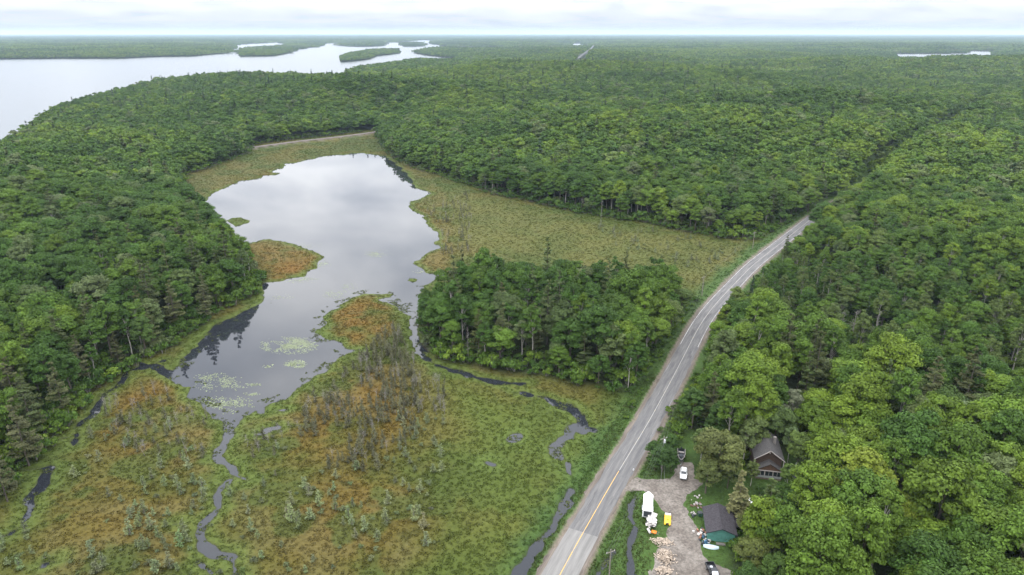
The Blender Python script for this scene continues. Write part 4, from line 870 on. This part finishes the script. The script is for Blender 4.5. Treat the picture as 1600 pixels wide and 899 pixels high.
def loft(secs):
    """cross-sections along y: (y, halfwidth low, halfwidth high, z low, z high)"""
    m = MB(); ring = []
    for y, a, b, z0, z1 in secs:
        zs = z0 + (z1 - z0) * .25; ze = z1 - (z1 - z0) * .12
        ring.append([(-a * .9, y, z0), (a * .9, y, z0), (a, y, zs), (max(a, b) * .99, y, (zs + ze) / 2), (b, y, ze), (b * .88, y, z1), (-b * .88, y, z1), (-b, y, ze), (-max(a, b) * .99, y, (zs + ze) / 2), (-a, y, zs)])
    k = 10; n = len(m.v)
    for r in ring: m.v += r
    for i in range(len(ring) - 1):
        for j in range(k): m.f.append((i*k+j, i*k+(j+1) % k, (i+1)*k+(j+1) % k, (i+1)*k+j)[::-1])
    m.f.append(tuple(range(k))); m.f.append(tuple(range((len(ring)-1)*k, len(ring)*k))[::-1]); return m
def wheel(parent, x, y, r=.36, w=.24):
    t = MB().disc((0, 0, 0), r, 'x', w, 18).build('wheel', C['rubber'], parent, (x, y, r)); MB().disc((math.copysign(w * .5, x), 0, 0), r * .62, 'x', .04, 12).build('rim', C['rim'], t); return t
def car():
    (c, rz, l) = put2((1069.0, 730.5), (1067.6, 747.0), GZ + .9); e = empty('parked_car', (*c, GZ), rz); set_props(e, 'white car parked on dark gravel beside the hedge', 'car')
    loft([(-2.25, .72, .62, .38, .78), (-2.05, .86, .80, .28, .92), (-1.2, .92, .86, .26, 1.02), (-.6, .93, .88, .26, 1.05), (1.3, .93, .88, .26, 1.06), (2.0, .90, .84, .28, 1.05), (2.25, .80, .74, .36, .95)]).build('body', C['white'], e, smooth=False, bevel=.03)
    cab = MB(); cab.hexa([(-.80,-1.05,1.0),(.80,-1.05,1.0),(.80,2.02,1.0),(-.80,2.02,1.0)], [(-.62,-.30,1.60),(.62,-.30,1.60),(.62,1.50,1.60),(-.62,1.50,1.60)]); cab.build('cabin', C['white'], e, bevel=.03)
    def face(name, pts, off): MB().poly([Vector(p) + Vector(off) for p in pts]).build(name, C['glass'], e)
    face('windshield', [(-.70,-.93,1.08),(.70,-.93,1.08),(.58,-.36,1.55),(-.58,-.36,1.55)], (0,-.02,.012)); face('rear_window', [(.70,1.92,1.1),(-.70,1.92,1.1),(-.58,1.56,1.55),(.58,1.56,1.55)], (0,.02,.012))
    for s in (-1, 1):
        for y0, y1, t0, t1 in ((-.75, .28, -.22, .28), (.36, 1.72, .36, 1.4)): face('side_window', [(s*.765,y0,1.10),(s*.765,y1,1.10),(s*.645,t1,1.54),(s*.645,t0,1.54)], (s*.015,0,.01))
        for y in (-1.4, 1.4): wheel(e, s * .84, y, .34, .22)
        MB().box(s*.62-.14, s*.62+.14, -2.29, -2.18, .62, .78).build('headlight', C['pale_gloss'], e); MB().box(s*.66-.1, s*.66+.1, 2.2, 2.28, .7, .88).build('tail_light', C['red'], e)
        MB().box(s*.98-.09, s*.98+.09, -.78, -.66, 1.02, 1.16).build('mirror', C['white'], e)
    MB().box(-.7, .7, -2.33, -2.2, .36, .5).build('bumper', C['rubber'], e)
car()
def pickup():
    (c, rz, l) = put2((1108.5, 879.5), (1121, 908), GZ + .9); e = empty('pickup_truck', (*c, GZ), rz); set_props(e, 'black pickup truck at the bottom edge of the gravel yard', 'pickup truck')
    loft([(-2.75, .80, .74, .42, .95), (-2.55, .92, .88, .36, 1.08), (-1.5, .96, .92, .34, 1.16), (.45, .96, .92, .34, 1.18)]).build('body', C['black'], e, bevel=.03)
    MB().hexa([(-.84,-1.35,1.14),(.84,-1.35,1.14),(.84,.42,1.14),(-.84,.42,1.14)], [(-.68,-.70,1.80),(.68,-.70,1.80),(.68,.30,1.80),(-.68,.30,1.80)]).build('cab', C['black'], e, bevel=.03)
    bed = MB().box(-.92, .92, .5, 2.7, .5, .72); bed.box(-.95, -.84, .5, 2.7, .721, 1.2).box(.84, .95, .5, 2.7, .721, 1.2).box(-.839, .839, .5, .58, .721, 1.2); bed.build('bed', C['black'], e)
    MB().box(-.84, .84, 2.62, 2.72, .73, 1.2).build('tailgate', C['black'], e)
    MB().poly([(-.74,-1.28,1.2),(.74,-1.28,1.2),(.63,-.76,1.76),(-.63,-.76,1.76)]).build('windshield', C['pale_gloss'], e, (0, -.02, .02)); MB().poly([(.7,.42,1.25),(-.7,.42,1.25),(-.62,.34,1.7),(.62,.34,1.7)]).build('rear_window', C['glass'], e, (0, .015, 0))  # pale windshield: the bright sky's reflection is put into its colour
    for s in (-1, 1):
        MB().poly([(s*.835,-1.1,1.2),(s*.835,.3,1.2),(s*.715,.22,1.74),(s*.715,-.62,1.74)]).build('side_window', C['glass'], e, (s*.012, 0, 0))
        for y in (-1.75, 1.65): wheel(e, s * .86, y, .40, .26)
        MB().box(s*.66-.16, s*.66+.16, -2.8, -2.7, .72, .92).build('headlight', C['pale_gloss'], e); MB().box(s*1.03-.1, s*1.03+.1, -1.05, -.93, 1.14, 1.34).build('mirror', C['black'], e)
    MB().box(-.25, .3, 1.0, 1.7, .72, 1.02, .06).build('cargo_box', C['pale_gloss'], e)
pickup()
def cargo_trailer():
    (c, rz, l) = put2((1013.4, 768), (1012.2, 798), GZ + 2.4); e = empty('cargo_trailer', (*c, GZ), rz); set_props(e, 'white enclosed cargo trailer with pointed nose beside the ditch', 'trailer')
    w, h = 1.12, l / 2; pl = [(-w, -h), (w, -h), (w, h - 1.35), (0, h), (-w, h - 1.35)]
    MB().prism(pl, .48, 2.38, 'z').build('box', C['white'], e, bevel=.04)
    MB().prism([(x * 1.03, y * 1.005) for x, y in pl], 2.38, 2.46, 'z').build('roof', C['white'], e, bevel=.03); MB().box(-.25, .25, -.2, .3, 2.462, 2.56, .03).build('roof_vent', C['trim'], e)
    MB().box(-w - .1, w + .1, -h - .06, -h + .35, .48, 2.50).build('rear_frame', C['white'], e); MB().box(-.95, .95, -h - .08, -h - .062, .6, 2.2).build('dark_opening', C['dkgrey'], e)  # dark panel on the rear paints the shade of the open inside
    for s in (-1, 1):
        for y in (-.75, .05): wheel(e, s * (w + .02), y - .3, .33, .2)
        MB().box(s*(w+.13)-.13, s*(w+.13)+.13, -1.5, .2, .72, .80).build('fender', C['steel'], e)
    MB().tube([(-.5, h - 1.2, .45), (0, h + .9, .45)], .05).tube([(.5, h - 1.2, .45), (0, h + .9, .45)], .05).tube([(0, h + .6, .45), (0, h + .6, 0)], .04).build('hitch', C['steel'], e)
cargo_trailer()
def utility_trailer():
    (c, rz, l) = put2((1018.3, 804.5), (1018.0, 823), GZ + .7); e = empty('utility_trailer', (*c, GZ), rz); set_props(e, 'flat utility trailer loaded with white scrap behind the cargo trailer', 'trailer')
    h = l / 2 - .1; MB().box(-1.0, 1.0, -h, h, .55, .66).build('bed', C['steel'], e)
    for s in (-1, 1): MB().box(s*1.0-.04, s*1.0+.04, -h, h, .661, .95).build('side_rail', C['steel'], e); wheel(e, s * 1.15, -.2, .32, .2)
    MB().tube([(0, h, .55), (0, h + 1.0, .5)], .05).build('tongue', C['steel'], e)
    s_ = empty('scrap_heap', (*c, GZ + .67), rz); set_props(s_, 'heap of white scrap panels piled on the utility trailer', 'scrap heap')
    m = MB(); rg = random.Random(3)
    for i in range(46):
        x, y = rg.uniform(-.95, .95), rg.uniform(-h, h); a = rg.uniform(-.35, .35); w, d = rg.uniform(.12, .5), rg.uniform(.3, 1.0); z = rg.uniform(.05, .75) * (1 - .5 * abs(x)); n = len(m.v); m.box(-w, w, -d, d, -.03, .03); M3 = Matrix.Translation((x, y, z)) @ Matrix.Rotation(a + (1.57 if rg.random() < .25 else 0), 4, 'Z') @ Matrix.Rotation(rg.uniform(-.5, .5), 4, 'X') @ Matrix.Rotation(rg.uniform(-.6, .6), 4, 'Y')
        for k in range(n, len(m.v)): m.v[k] = tuple(M3 @ Vector(m.v[k]))
    o = m.build('panels', C['scrap'], s_); o['kind'] = 'stuff'
utility_trailer()
def pedal_boat():
    (c, rz, l) = put2((1043.6, 803.5), (1042.8, 820), GZ + .4); e = empty('pedal_boat', (*c, GZ), rz); set_props(e, 'yellow pedal boat with white seat lying on the gravel', 'pedal boat'); h = l / 2
    for s in (-1, 1): loft([(-h, .08, .10, .22, .4), (-h + .35, .2, .24, .02, .42), (h - .3, .22, .24, .02, .42), (h, .16, .18, .12, .42)]).build('hull', C['yellow'], e, (s * .55, 0, 0), bevel=.02)
    MB().hexa([(-.7,-h+.2,.42),(.7,-h+.2,.42),(.76,h-.5,.42),(-.76,h-.5,.42)], [(-.6,-h+.3,.56),(.6,-h+.3,.56),(.68,h-.6,.56),(-.68,h-.6,.56)]).build('deck', C['yellow'], e, bevel=.03)
    MB().box(-.7, .7, h - .55, h - .1, .43, .78, .04).build('seat', C['white'], e, bevel=.03); MB().box(-.2, .2, -.35, .1, .562, .72, .06).build('pedal_housing', C['orange'], e, bevel=.02); MB().box(-.3, .3, -h + .22, -h + .42, .43, .60).build('footwell', C['dkgrey'], e)
pedal_boat()
def wheelbarrow():
    x, y = G(1022, 832.5, GZ + .4); e = empty('wheelbarrow', (x, y, GZ), 1.2); set_props(e, 'small orange wheelbarrow on the grass below the white scrap', 'wheelbarrow')
    m = MB(); a = [(-.3,-.35,.3),(.3,-.35,.3),(.3,.35,.3),(-.3,.35,.3)]; b = [(-.45,-.55,.66),(.45,-.55,.66),(.45,.6,.66),(-.45,.6,.66)]
    m.poly(a)
    for i in range(4): m.poly([a[i], a[(i+1) % 4], b[(i+1) % 4], b[i]])
    m.build('tub', C['orange'], e); MB().disc((0, .75, .2), .2, 'x', .1).build('wheel', C['rubber'], e)
    for s in (-1, 1): MB().tube([(s*.12, .75, .2), (s*.25, .1, .3), (s*.34, -1.1, .6)], .025).tube([(s*.25, -.3, .32), (s*.25, -.3, 0)], .02).build('handle', C['steel'], e)
wheelbarrow()
x, y = G(1014, 829, GZ + .4); e = empty('water_heater', (x, y, GZ), .2); set_props(e, 'small white tank lying beside the orange wheelbarrow', 'tank')
MB().tube([(0, -.75, .28), (0, -.7, .28), (0, .7, .28), (0, .75, .28)], [.18, .28, .28, .18], 12).build('tank', C['scrap'], e); MB().tube([(.1, .75, .3), (.1, .95, .3)], .04).build('pipe', C['redwood'], e)
def firewood(uv, a, b, hmax, n, label, seed):
    x, y = G(*uv, GZ); e = empty('firewood_pile', (x, y, GZ), 0); set_props(e, label, 'firewood pile', 'firewood piles'); m = MB(); rg = random.Random(seed)
    for i in range(n):
        px, py = rg.gauss(0, .42) * a, rg.gauss(0, .42) * b; hh = max(0, 1 - (px / a) ** 2 - (py / b) ** 2) * hmax; z = .08 + rg.uniform(.2, 1) * hh; t = rg.uniform(0, 6.28); tl = rg.uniform(-.4, .4); l = rg.uniform(.2, .34)
        d = Vector((math.cos(t) * math.cos(tl), math.sin(t) * math.cos(tl), math.sin(tl))) * l; r = rg.uniform(.07, .14); m.tube([Vector((px, py, z)) - d, Vector((px, py, z)) + d], r, rg.choice((3, 4, 5)))
    o = m.build('logs', C['wood'], e); o['kind'] = 'stuff'
firewood((1034, 847), 2.4, 1.5, .5, 150, 'loose pale firewood pile below the orange wheelbarrow', 1); firewood((1040, 871), 1.9, 2.5, 1.3, 330, 'tallest heap of pale split firewood beside the driveway', 2); firewood((1037, 893), 2.0, 1.3, .6, 150, 'low firewood pile at the bottom edge of the yard', 3)

def boat_trailer():
    (c, rz, l) = put2((1064.6, 704), (1064.0, 722), GZ + .8); e = empty('motor_boat', (*c, GZ + .45), rz); set_props(e, 'dark open boat on a trailer behind the white car', 'boat'); h = l / 2
    m = MB(); st = []
    for t in np.linspace(0, 1, 9):
        y = -h + 2 * h * t; w = 1.0 * math.sin(min(1, t * 1.7 + .06) * math.pi / 2) ** .8; st.append([(-w, y, .95 + .15 * (1 - t)), (-w * .8, y, .35 + .25 * (1 - t) ** 2), (0, y, .05 + .55 * (1 - t) ** 3), (w * .8, y, .35 + .25 * (1 - t) ** 2), (w, y, .95 + .15 * (1 - t))])
    for r in st: m.v += r
    for i in range(8):
        for j in range(4): m.f.append((i*5+j, i*5+j+1, (i+1)*5+j+1, (i+1)*5+j))
    m.f.append(tuple(range(40, 45))); m.build('hull', C['dkgrey'], e)
    rail = [r[0] for r in st[::-1]] + [r[4] for r in st]; MB().tube(rail, .07, 5).build('gunwale', C['trim'], e); MB().box(-.75, .75, h - 1.5, h - 1.1, .5, .72).build('seat', C['trim'], e); MB().box(-.75, .75, -.3, .1, .5, .72).build('seat', C['trim'], e)
    MB().hexa([(-.7,-.75,.8),(.7,-.75,.8),(.7,-.68,.8),(-.7,-.68,.8)], [(-.6,-.45,1.25),(.6,-.45,1.25),(.6,-.40,1.25),(-.6,-.40,1.25)]).build('windshield', C['glass'], e); mo = MB().box(-.25, .25, h, h + .4, .5, 1.3, .05).build('outboard_motor', C['black'], e)
    t = empty('boat_trailer', (*c, GZ), rz); set_props(t, 'low steel trailer carrying the dark open boat', 'trailer')
    MB().tube([(-.6, h * .8, .42), (-.6, -h * .5, .42), (0, -h - .9, .42)], .05).tube([(.6, h * .8, .42), (.6, -h * .5, .42), (0, -h - .9, .42)], .05).tube([(-.9, .6, .4), (.9, .6, .4)], .05).build('frame', C['steel'], t)
    for s in (-1, 1): wheel(t, s * 1.0, .6, .3, .18)
boat_trailer()

def shed():
    zE = 2.5; fl = np.array(G(1104, 832, GZ + zE)); bl = np.array(G(1097.5, 791, GZ + zE)); fr = np.array(G(1150, 827, GZ + zE)); d = fl - bl; L_ = float(np.hypot(*d)); rz = math.atan2(d[0], -d[1])
    ax = np.array((math.cos(rz), math.sin(rz))); W = float((fr - fl) @ ax); W = min(max(W, 5.0), 8.0); c = fl + ax * W / 2
    e = empty('garden_shed', (c[0], c[1], GZ), rz); set_props(e, 'teal shed with charcoal gable roof beside the driveway', 'shed')     # front gable wall at y=+.45 behind the eave
    w = W / 2 - .4; D = L_ - .5; rh = 1.35; zr = zE + rh
    m = MB(); m.prism([(-w, 0), (w, 0), (w, zE + .12), (0, zr - .18), (-w, zE + .12)], .35, D, 'y'); m.build('wall', C['teal'], e)
    k = 13
    for i in range(k):                                        # vertical boards of the front gable
        x0 = -w + 2 * w * i / k; x1 = x0 + 2 * w / k - .03; f = lambda x: zE + .1 + (zr - .2 - zE - .1) * (1 - abs(x) / w)
        MB().hexa([(x0,.31,.05),(x1,.31,.05),(x1,.348,.05),(x0,.348,.05)], [(x0,.31,f(x0)),(x1,.31,f(x1)),(x1,.348,f(x1)),(x0,.348,f(x0))]).build('board', C['teal'], e)
    for s in (-1, 1):
        a = (s * (W / 2 + .1), zE - .12); b = (0, zr); t = .12
        MB().prism([a, (a[0], a[1] + t), (b[0], b[1] + t), b] if s < 0 else [b, (b[0], b[1] + t), (a[0], a[1] + t), a], -.15, D + .3, 'y').build('roof', C['tar'], e)
        MB().prism([(a[0], a[1] - .1), (a[0], a[1] + .14), (0, zr + .14), (0, zr - .1)], -.21, -.155, 'y').build('barge_board', C['dkgrey'], e)
    MB().tube([(0, -.2, zr + .13), (0, D + .3, zr + .13)], .07, 5).build('ridge_cap', C['tar'], e); MB().box(-w - .06, -w - .003, 2.2, 3.0, .05, 2.05).build('door', C['trim'], e); MB().box(-w - .05, -w - .003, 5.0, 6.2, 1.0, 1.9).build('window', C['glass'], e)
    MB().box(-1.1, .9, -.9, -.2, .0, .25).build('step', C['concrete'], e)
    # lean-to on the far right side
    MB().hexa([(W/2-.2, 3.5, 2.0),(W/2+2.6,3.5,1.8),(W/2+2.6,D-.6,1.8),(W/2-.2,D-.6,2.0)], [(W/2-.2,3.5,2.12),(W/2+2.6,3.5,1.9),(W/2+2.6,D-.6,1.9),(W/2-.2,D-.6,2.12)]).build('lean_to_roof', C['tar'], e)
    for yy in (3.7, D - .8): MB().box(W/2+2.4, W/2+2.52, yy, yy+.12, 0, 1.8).build('post', C['deck'], e)
    return c, rz
shed()

def house():
    zE = 5.0; l = np.array(G(1178.5, 717.5, GZ + zE)); r_ = np.array(G(1227, 722.5, GZ + zE)); d = r_ - l; rz = math.atan2(d[1], d[0]); W = float(np.hypot(*d)); c = (l + r_) / 2
    e = empty('house', (c[0], c[1], GZ), rz); set_props(e, 'dark brown gabled house half hidden among the trees', 'house')
    w = W / 2 - .55; D = 11.0; rh = W / 2 * .72; zr = zE + rh
    MB().prism([(-w, 0), (w, 0), (w, zE + .25), (0, zr - .22), (-w, zE + .25)], .9, D, 'y').build('wall', C['brown'], e)
    n = 14
    for i in range(n):                                         # lap boards on the gable
        z0 = 2.9 + i * .36
        hw = w if z0 < zE + .2 else w * (zr - .3 - z0) / (zr - zE - .45)
        if hw > .25: MB().hexa([(-hw,.84,z0),(hw,.84,z0),(hw,.898,z0),(-hw,.898,z0)], [(-hw*.97,.87,z0+.34),(hw*.97,.87,z0+.34),(hw*.97,.898,z0+.34),(-hw*.97,.898,z0+.34)]).build('board', C['brown'], e)
    for s in (-1, 1):
        a = (s * W / 2, zE - .1); b = (0, zr); t = .16
        MB().prism([a, (a[0], a[1] + t), (b[0], b[1] + t), b], 0.0, D + .6, 'y').build('roof', C['shingle'], e)
        MB().prism([(a[0] * 1.01, a[1] - .05), (a[0] * 1.01, a[1] + .2), (0, zr + .2), (0, zr - .08)], -.09, -.005, 'y').build('barge_board', C['trim'], e)
        MB().box(s*(W/2-.28)-.1, s*(W/2-.28)+.1, .1, .3, 0, zE - .15).build('post', C['trim'], e)
    MB().box(-.12, .12, .7, .84, zr - 1.15, zr - .9).build('gable_lamp', C['white'], e)
    # porch with its own low gable, posts, windows and deck
    pw_, pz, pr = W * .40, 2.85, 1.9
    MB().prism([(-pw_, pz), (pw_, pz), (0, pz + pr)], -1.2, .83, 'y').build('porch_gable', C['lbrown'], e)
    for s in (-1, 1): MB().prism([(s * (pw_ + .45), pz - .2), (s * (pw_ + .45), pz - .04), (0, pz + pr + .16), (0, pz + pr + .005)], -1.5, .83, 'y').build('porch_roof', C['shingle'], e)
    MB().box(-pw_ - .2, pw_ + .2, -1.4, -1.22, pz - .24, pz - .02).build('porch_beam', C['trim'], e)
    MB().box(-pw_ - .1, pw_ + .1, -1.15, .7, .0, .55).build('deck', C['deck'], e); MB().box(-pw_, pw_, -1.32, -1.24, .56, 1.15).build('parapet', C['tarp'], e)
    for i in range(4):
        x = -pw_ + 2 * pw_ * i / 3; MB().box(x - .1, x + .1, -1.22, -1.04, .56, pz - .24).build('porch_post', C['trim'], e)
    for i in range(3):
        x0 = -pw_ + 2 * pw_ * i / 3 + .16; x1 = -pw_ + 2 * pw_ * (i + 1) / 3 - .16; f = MB().box(x0, x1, -1.17, -1.12, 1.2, pz - .3).build('window', C['glass'], e); xm = (x0 + x1) / 2; MB().box(xm - .04, xm + .04, -1.21, -1.172, 1.2, pz - .3).build('mullion', C['trim'], f)
    MB().box(-.5, .5, .80, .895, 1.0, 2.8).build('door', C['lbrown'], e)
    ch = MB().box(1.6, 2.3, 6.0, 6.7, zr - 2.2, zr + .6).build('chimney', C['concrete'], e)
    return c
house()
# small things around the buildings
def thing(name, uv, z, rz, label, cat): x, y = G(*uv, GZ + z); return set_props(empty(name, (x, y, GZ), rz), label, cat)
e = thing('satellite_dish', (1243, 727), 1.5, .5, 'white satellite dish on a post right of the house', 'satellite dish')
m = MB(); k = 14; rings = [(0, 0), (.3, .05), (.6, .2)]
m.v.append((0, 0, 0)); 
for r, h in rings[1:]: m.v += [(r * math.cos(6.283 * i / k), h, r * math.sin(6.283 * i / k)) for i in range(k)]
m.f += [(0, 1 + i, 1 + (i + 1) % k) for i in range(k)] + [(1 + i, 1 + k + i, 1 + k + (i + 1) % k, 1 + (i + 1) % k) for i in range(k)]
d = m.build('dish', C['white'], e, (0, -.15, 1.6)); d.rotation_euler = (math.pi - .6, 0, 0); MB().tube([(0, 0, 0), (0, 0, 1.6)], .05).build('post', C['steel'], e)
e = thing('covered_heap', (1243, 743), .5, .2, 'dark tarp covered heap beside the house corner', 'tarp heap')
loft([(-1.2, .5, .3, 0, .5), (-.8, .9, .6, 0, 1.0), (.3, 1.0, .7, 0, 1.25), (1.0, .8, .5, 0, .9), (1.3, .5, .3, 0, .4)]).build('tarp', C['dkgrey'], e, smooth=True); MB().tube([(-1, -.5, .5), (1, -.5, .6)], .03).build('rope', C['trim'], e)
e = thing('lumber_pile', (1254, 736), .4, .4, 'reddish lumber pile at the edge of the house clearing', 'lumber pile')
for i in range(9): MB().box(-.9 + .2 * i - .09, -.9 + .2 * i + .09, -1.4 + .1 * (i % 3), 1.3 + .12 * (i % 4), .05 + .12 * (i % 3), .18 + .12 * (i % 3)).build('plank', C['redwood'], e)
e = thing('patio_table', (1174, 782), .8, .3, 'round white patio table left below the house', 'table')
MB().disc((0, 0, .75), .95, 'z', .06, 20).build('table_top', C['white'], e); MB().tube([(0, 0, 0), (0, 0, .72)], .06).build('leg', C['white'], e); MB().disc((0, 0, .03), .35, 'z', .06).build('base', C['white'], e); MB().box(-.3, .35, -.4, .3, .785, 1.25, .1).build('cover', C['dkgrey'], e)
e = thing('storage_tent', (1212, 786), 1.2, -.35, 'small grey tarp roofed shelter below the house', 'shelter')
for s in (-1, 1): MB().prism([(s * 1.1, 1.0), (s * 1.1, 1.06), (0, 1.75), (0, 1.69)], -1.8, 1.8, 'y').build('roof', C['tarp'], e)
for s in (-1, 1):
    for yy in (-1.7, 1.7): MB().tube([(s * 1.02, yy, 0), (s * 1.02, yy, 1.02)], .04).build('post', C['steel'], e)
e = thing('upturned_rowboat', (1111, 854), .3, 1.35, 'light blue rowboat lying upturned below the shed', 'boat')
m = MB(); st = []
for t in np.linspace(0, 1, 9):
    w = .72 * math.sin(math.pi * (t * .86 + .07)) ** .7; st.append([(-w, -1.7 + 3.4 * t, .06), (-w * .75, -1.7 + 3.4 * t, .4), (0, -1.7 + 3.4 * t, .58), (w * .75, -1.7 + 3.4 * t, .4), (w, -1.7 + 3.4 * t, .06)])
for r in st: m.v += r
m.f += [(i*5+j, (i+1)*5+j, (i+1)*5+j+1, i*5+j+1) for i in range(8) for j in range(4)]; m.build('hull', C['ltblue'], e, smooth=True); MB().tube([(0, -1.6, .5), (0, 0, .62), (0, 1.6, .5)], .035).build('keel', C['white'], e)
e = thing('barrel', (1099, 838), .5, 0, 'blue barrel standing at the front corner of the shed', 'barrel'); MB().tube([(0,0,0),(0,0,.3),(0,0,.6),(0,0,.9)], [.27,.31,.31,.27], 12).build('drum', C['blue'], e); MB().disc((0,0,.91), .25, 'z', .04).build('lid', C['dkgrey'], e)
e = thing('garbage_bin', (1094, 803), .6, .2, 'green garbage bin against the side of the shed', 'bin'); MB().hexa([(-.4,-.4,0),(.4,-.4,0),(.4,.4,0),(-.4,.4,0)], [(-.5,-.5,1.0),(.5,-.5,1.0),(.5,.5,1.0),(-.5,.5,1.0)]).build('body', C['green'], e); MB().box(-.53, .53, -.53, .53, 1.0, 1.1, .08).build('lid', C['dkgrey'], e)
def heap(name, uv, a, n, mats, label, cat, seed):
    e = thing(name, uv, .2, 0, label, cat); rg = random.Random(seed)
    for mi, mt in enumerate(mats):
        m = MB()
        for i in range(n):
            x, y = rg.gauss(0, .5) * a, rg.gauss(0, .45) * a; s = rg.uniform(.12, .38); q0 = len(m.v); m.box(-s, s, -s * .7, s * .7, 0, s * rg.uniform(.5, 1.6), s * .2); mt_ = Matrix.Translation((x, y, rg.uniform(0, .15))) @ Matrix.Rotation(rg.uniform(0, 6), 4, 'Z') @ Matrix.Rotation(rg.uniform(-.4, .4), 4, 'X')
            for k in range(q0, len(m.v)): m.v[k] = tuple(mt_ @ Vector(m.v[k]))
        o = m.build('pieces', mt, e); o['kind'] = 'stuff'
heap('junk_heap', (1096, 832), 1.5, 9, [C['scrap'], C['dkgrey'], C['redwood']], 'mixed junk heap at the front left shed corner', 'junk heap', 5); heap('junk_heap', (1104, 845), 1.4, 8, [C['blue'], C['scrap'], C['dkgrey']], 'blue and white junk heap below the shed', 'junk heap', 6)
heap('stone_heap', (1087, 789), 1.6, 9, [C['rock'], C['lbrown']], 'pale stones and clutter on the grass left of the shed', 'stone heap', 7); heap('stone_heap', (1084, 804), 1.0, 5, [C['rock'], C['dkgrey']], 'small pale clutter beside the green bin', 'stone heap', 8); heap('garden_rocks', (1089, 775), 1.2, 3, [C['scrap'], C['rock']], 'white garden rocks on the grass at the driveway bend', 'rocks', 9)
# utility poles and their wires
def pole(uv, h, label, transformer=False, guys=False, zb=None):
    x, y = G(*uv, .8); zb = float(terrain(np.array([[x, y]]))[0]); e = empty('utility_pole', (x, y, zb), .45); set_props(e, label, 'utility pole', 'utility poles along the road')
    MB().tube([(0, 0, -.6), (0, 0, h)], [.17, .11], 8).build('post', C['pole'], e); MB().box(-1.1, 1.1, -.06, .06, h - .75, h - .62).build('crossarm', C['pole'], e)
    for q_ in (-1, 0, 1): MB().tube([(q_ * .95, 0, h - .62), (q_ * .95, 0, h - .42)], .05, 6).build('insulator', C['pale_gloss'], e)
    if transformer: MB().tube([(.3, 0, h - 2.3), (.3, 0, h - 2.2), (.3, 0, h - 1.2), (.3, 0, h - 1.1)], [.2, .3, .3, .2], 12).build('transformer', C['pale_gloss'], e)
    if guys:
        for q_ in (-.9, .3): MB().tube([(0, 0, h - 1.0), (-3.2 + q_, -5.2, -.1)], .025, 4).build('guy_wire', C['steel'], e)
    return Vector((x, y, zb + h))
tops = [pole((951, 914), 9.5, 'grey utility pole in the ditch at the bottom edge'), pole((1033, 733), 10, 'utility pole with pale transformer and guy wires beside the driveway corner', True, True),
        pole((1096.5, 463), 9.5, 'slim utility pole between the woodlot and the meadow'), pole((1176, 388), 9.5, 'far utility pole at the meadow end near the road bend')]
for i, lb in enumerate(('power lines over the ditch between the two nearest poles', 'power lines crossing the road beside the woodlot', 'power lines along the meadow towards the road bend')):
    a, b = tops[i], tops[i + 1]; e = empty('power_line', a); set_props(e, lb, 'power line', 'power lines')
    for q_ in (-.9, 0, .9):
        o_ = Vector((q_ * .9, q_ * .44, -.4)); MB().tube([(b - a) * t + o_ - Vector((0, 0, 5.2 * t * (1 - t) * (b - a).length / 120)) for t in np.linspace(0, 1, 13)], .018, 3).build('wire', C['wire'], e)
x, y = G(989.5, 738, GZ); e = empty('marker_post', (x, y, .95), 0); set_props(e, 'short white marker post at the driveway corner', 'marker post'); MB().box(-.05, .05, -.04, .04, 0, 1.1).build('post', C['pole'], e); MB().box(-.16, .16, -.06, -.042, .65, 1.15).build('plate', C['white'], e)
x, y = G(1124, 494, GZ); e = empty('road_sign', (x, y, .9), 0); set_props(e, 'small yellow road sign at the gravel pull off', 'road sign'); MB().box(-.05, .05, -.05, .05, 0, 1.7).build('post', C['pole'], e); MB().box(-.45, .45, -.08, -.052, 1.1, 1.9).build('plate', C['yellow'], e)
x, y = G(991.5, 763.5, .6); e = empty('culvert', (x, y, .25), .3); set_props(e, 'dark culvert pipe end where the ditch meets the driveway', 'culvert'); m = MB()
k = 14
for yy, rr in ((-.9, .5), (1.2, .5), (1.2, .44), (-.9, .44)): m.v += [(rr * math.cos(6.283 * i / k), yy, rr * math.sin(6.283 * i / k)) for i in range(k)]
for r in range(4): m.f += [(r*k+i, r*k+(i+1) % k, ((r+1) % 4)*k+(i+1) % k, ((r+1) % 4)*k+i) for i in range(k)]
m.build('pipe', C['steel'], e); MB().disc((0, .9, 0), .43, 'y', .04, 14).build('dark_inside', C['dkgrey'], e)  # dark disc stands in for the shade inside the pipe

# ------------------------------------------------------------------ haze
HB = MB().box(-34000, 34000, -400, 50000, -6, 112 + 70)
hm = bpy.data.materials.new('haze'); hm.use_nodes = True; nt = hm.node_tree; nt.nodes.clear(); o_ = nt.nodes.new('ShaderNodeOutputMaterial'); pv_ = nt.nodes.new('ShaderNodeVolumePrincipled')
pv_.inputs['Color'].default_value = (.66, .82, 1.0, 1); pv_.inputs['Density'].default_value = HAZE_D; pv_.inputs['Anisotropy'].default_value = .2; nt.links.new(pv_.outputs[0], o_.inputs['Volume'])
set_props(HB.build('haze', hm), 'thin bluish summer haze over the far forest', 'haze', kind='stuff')
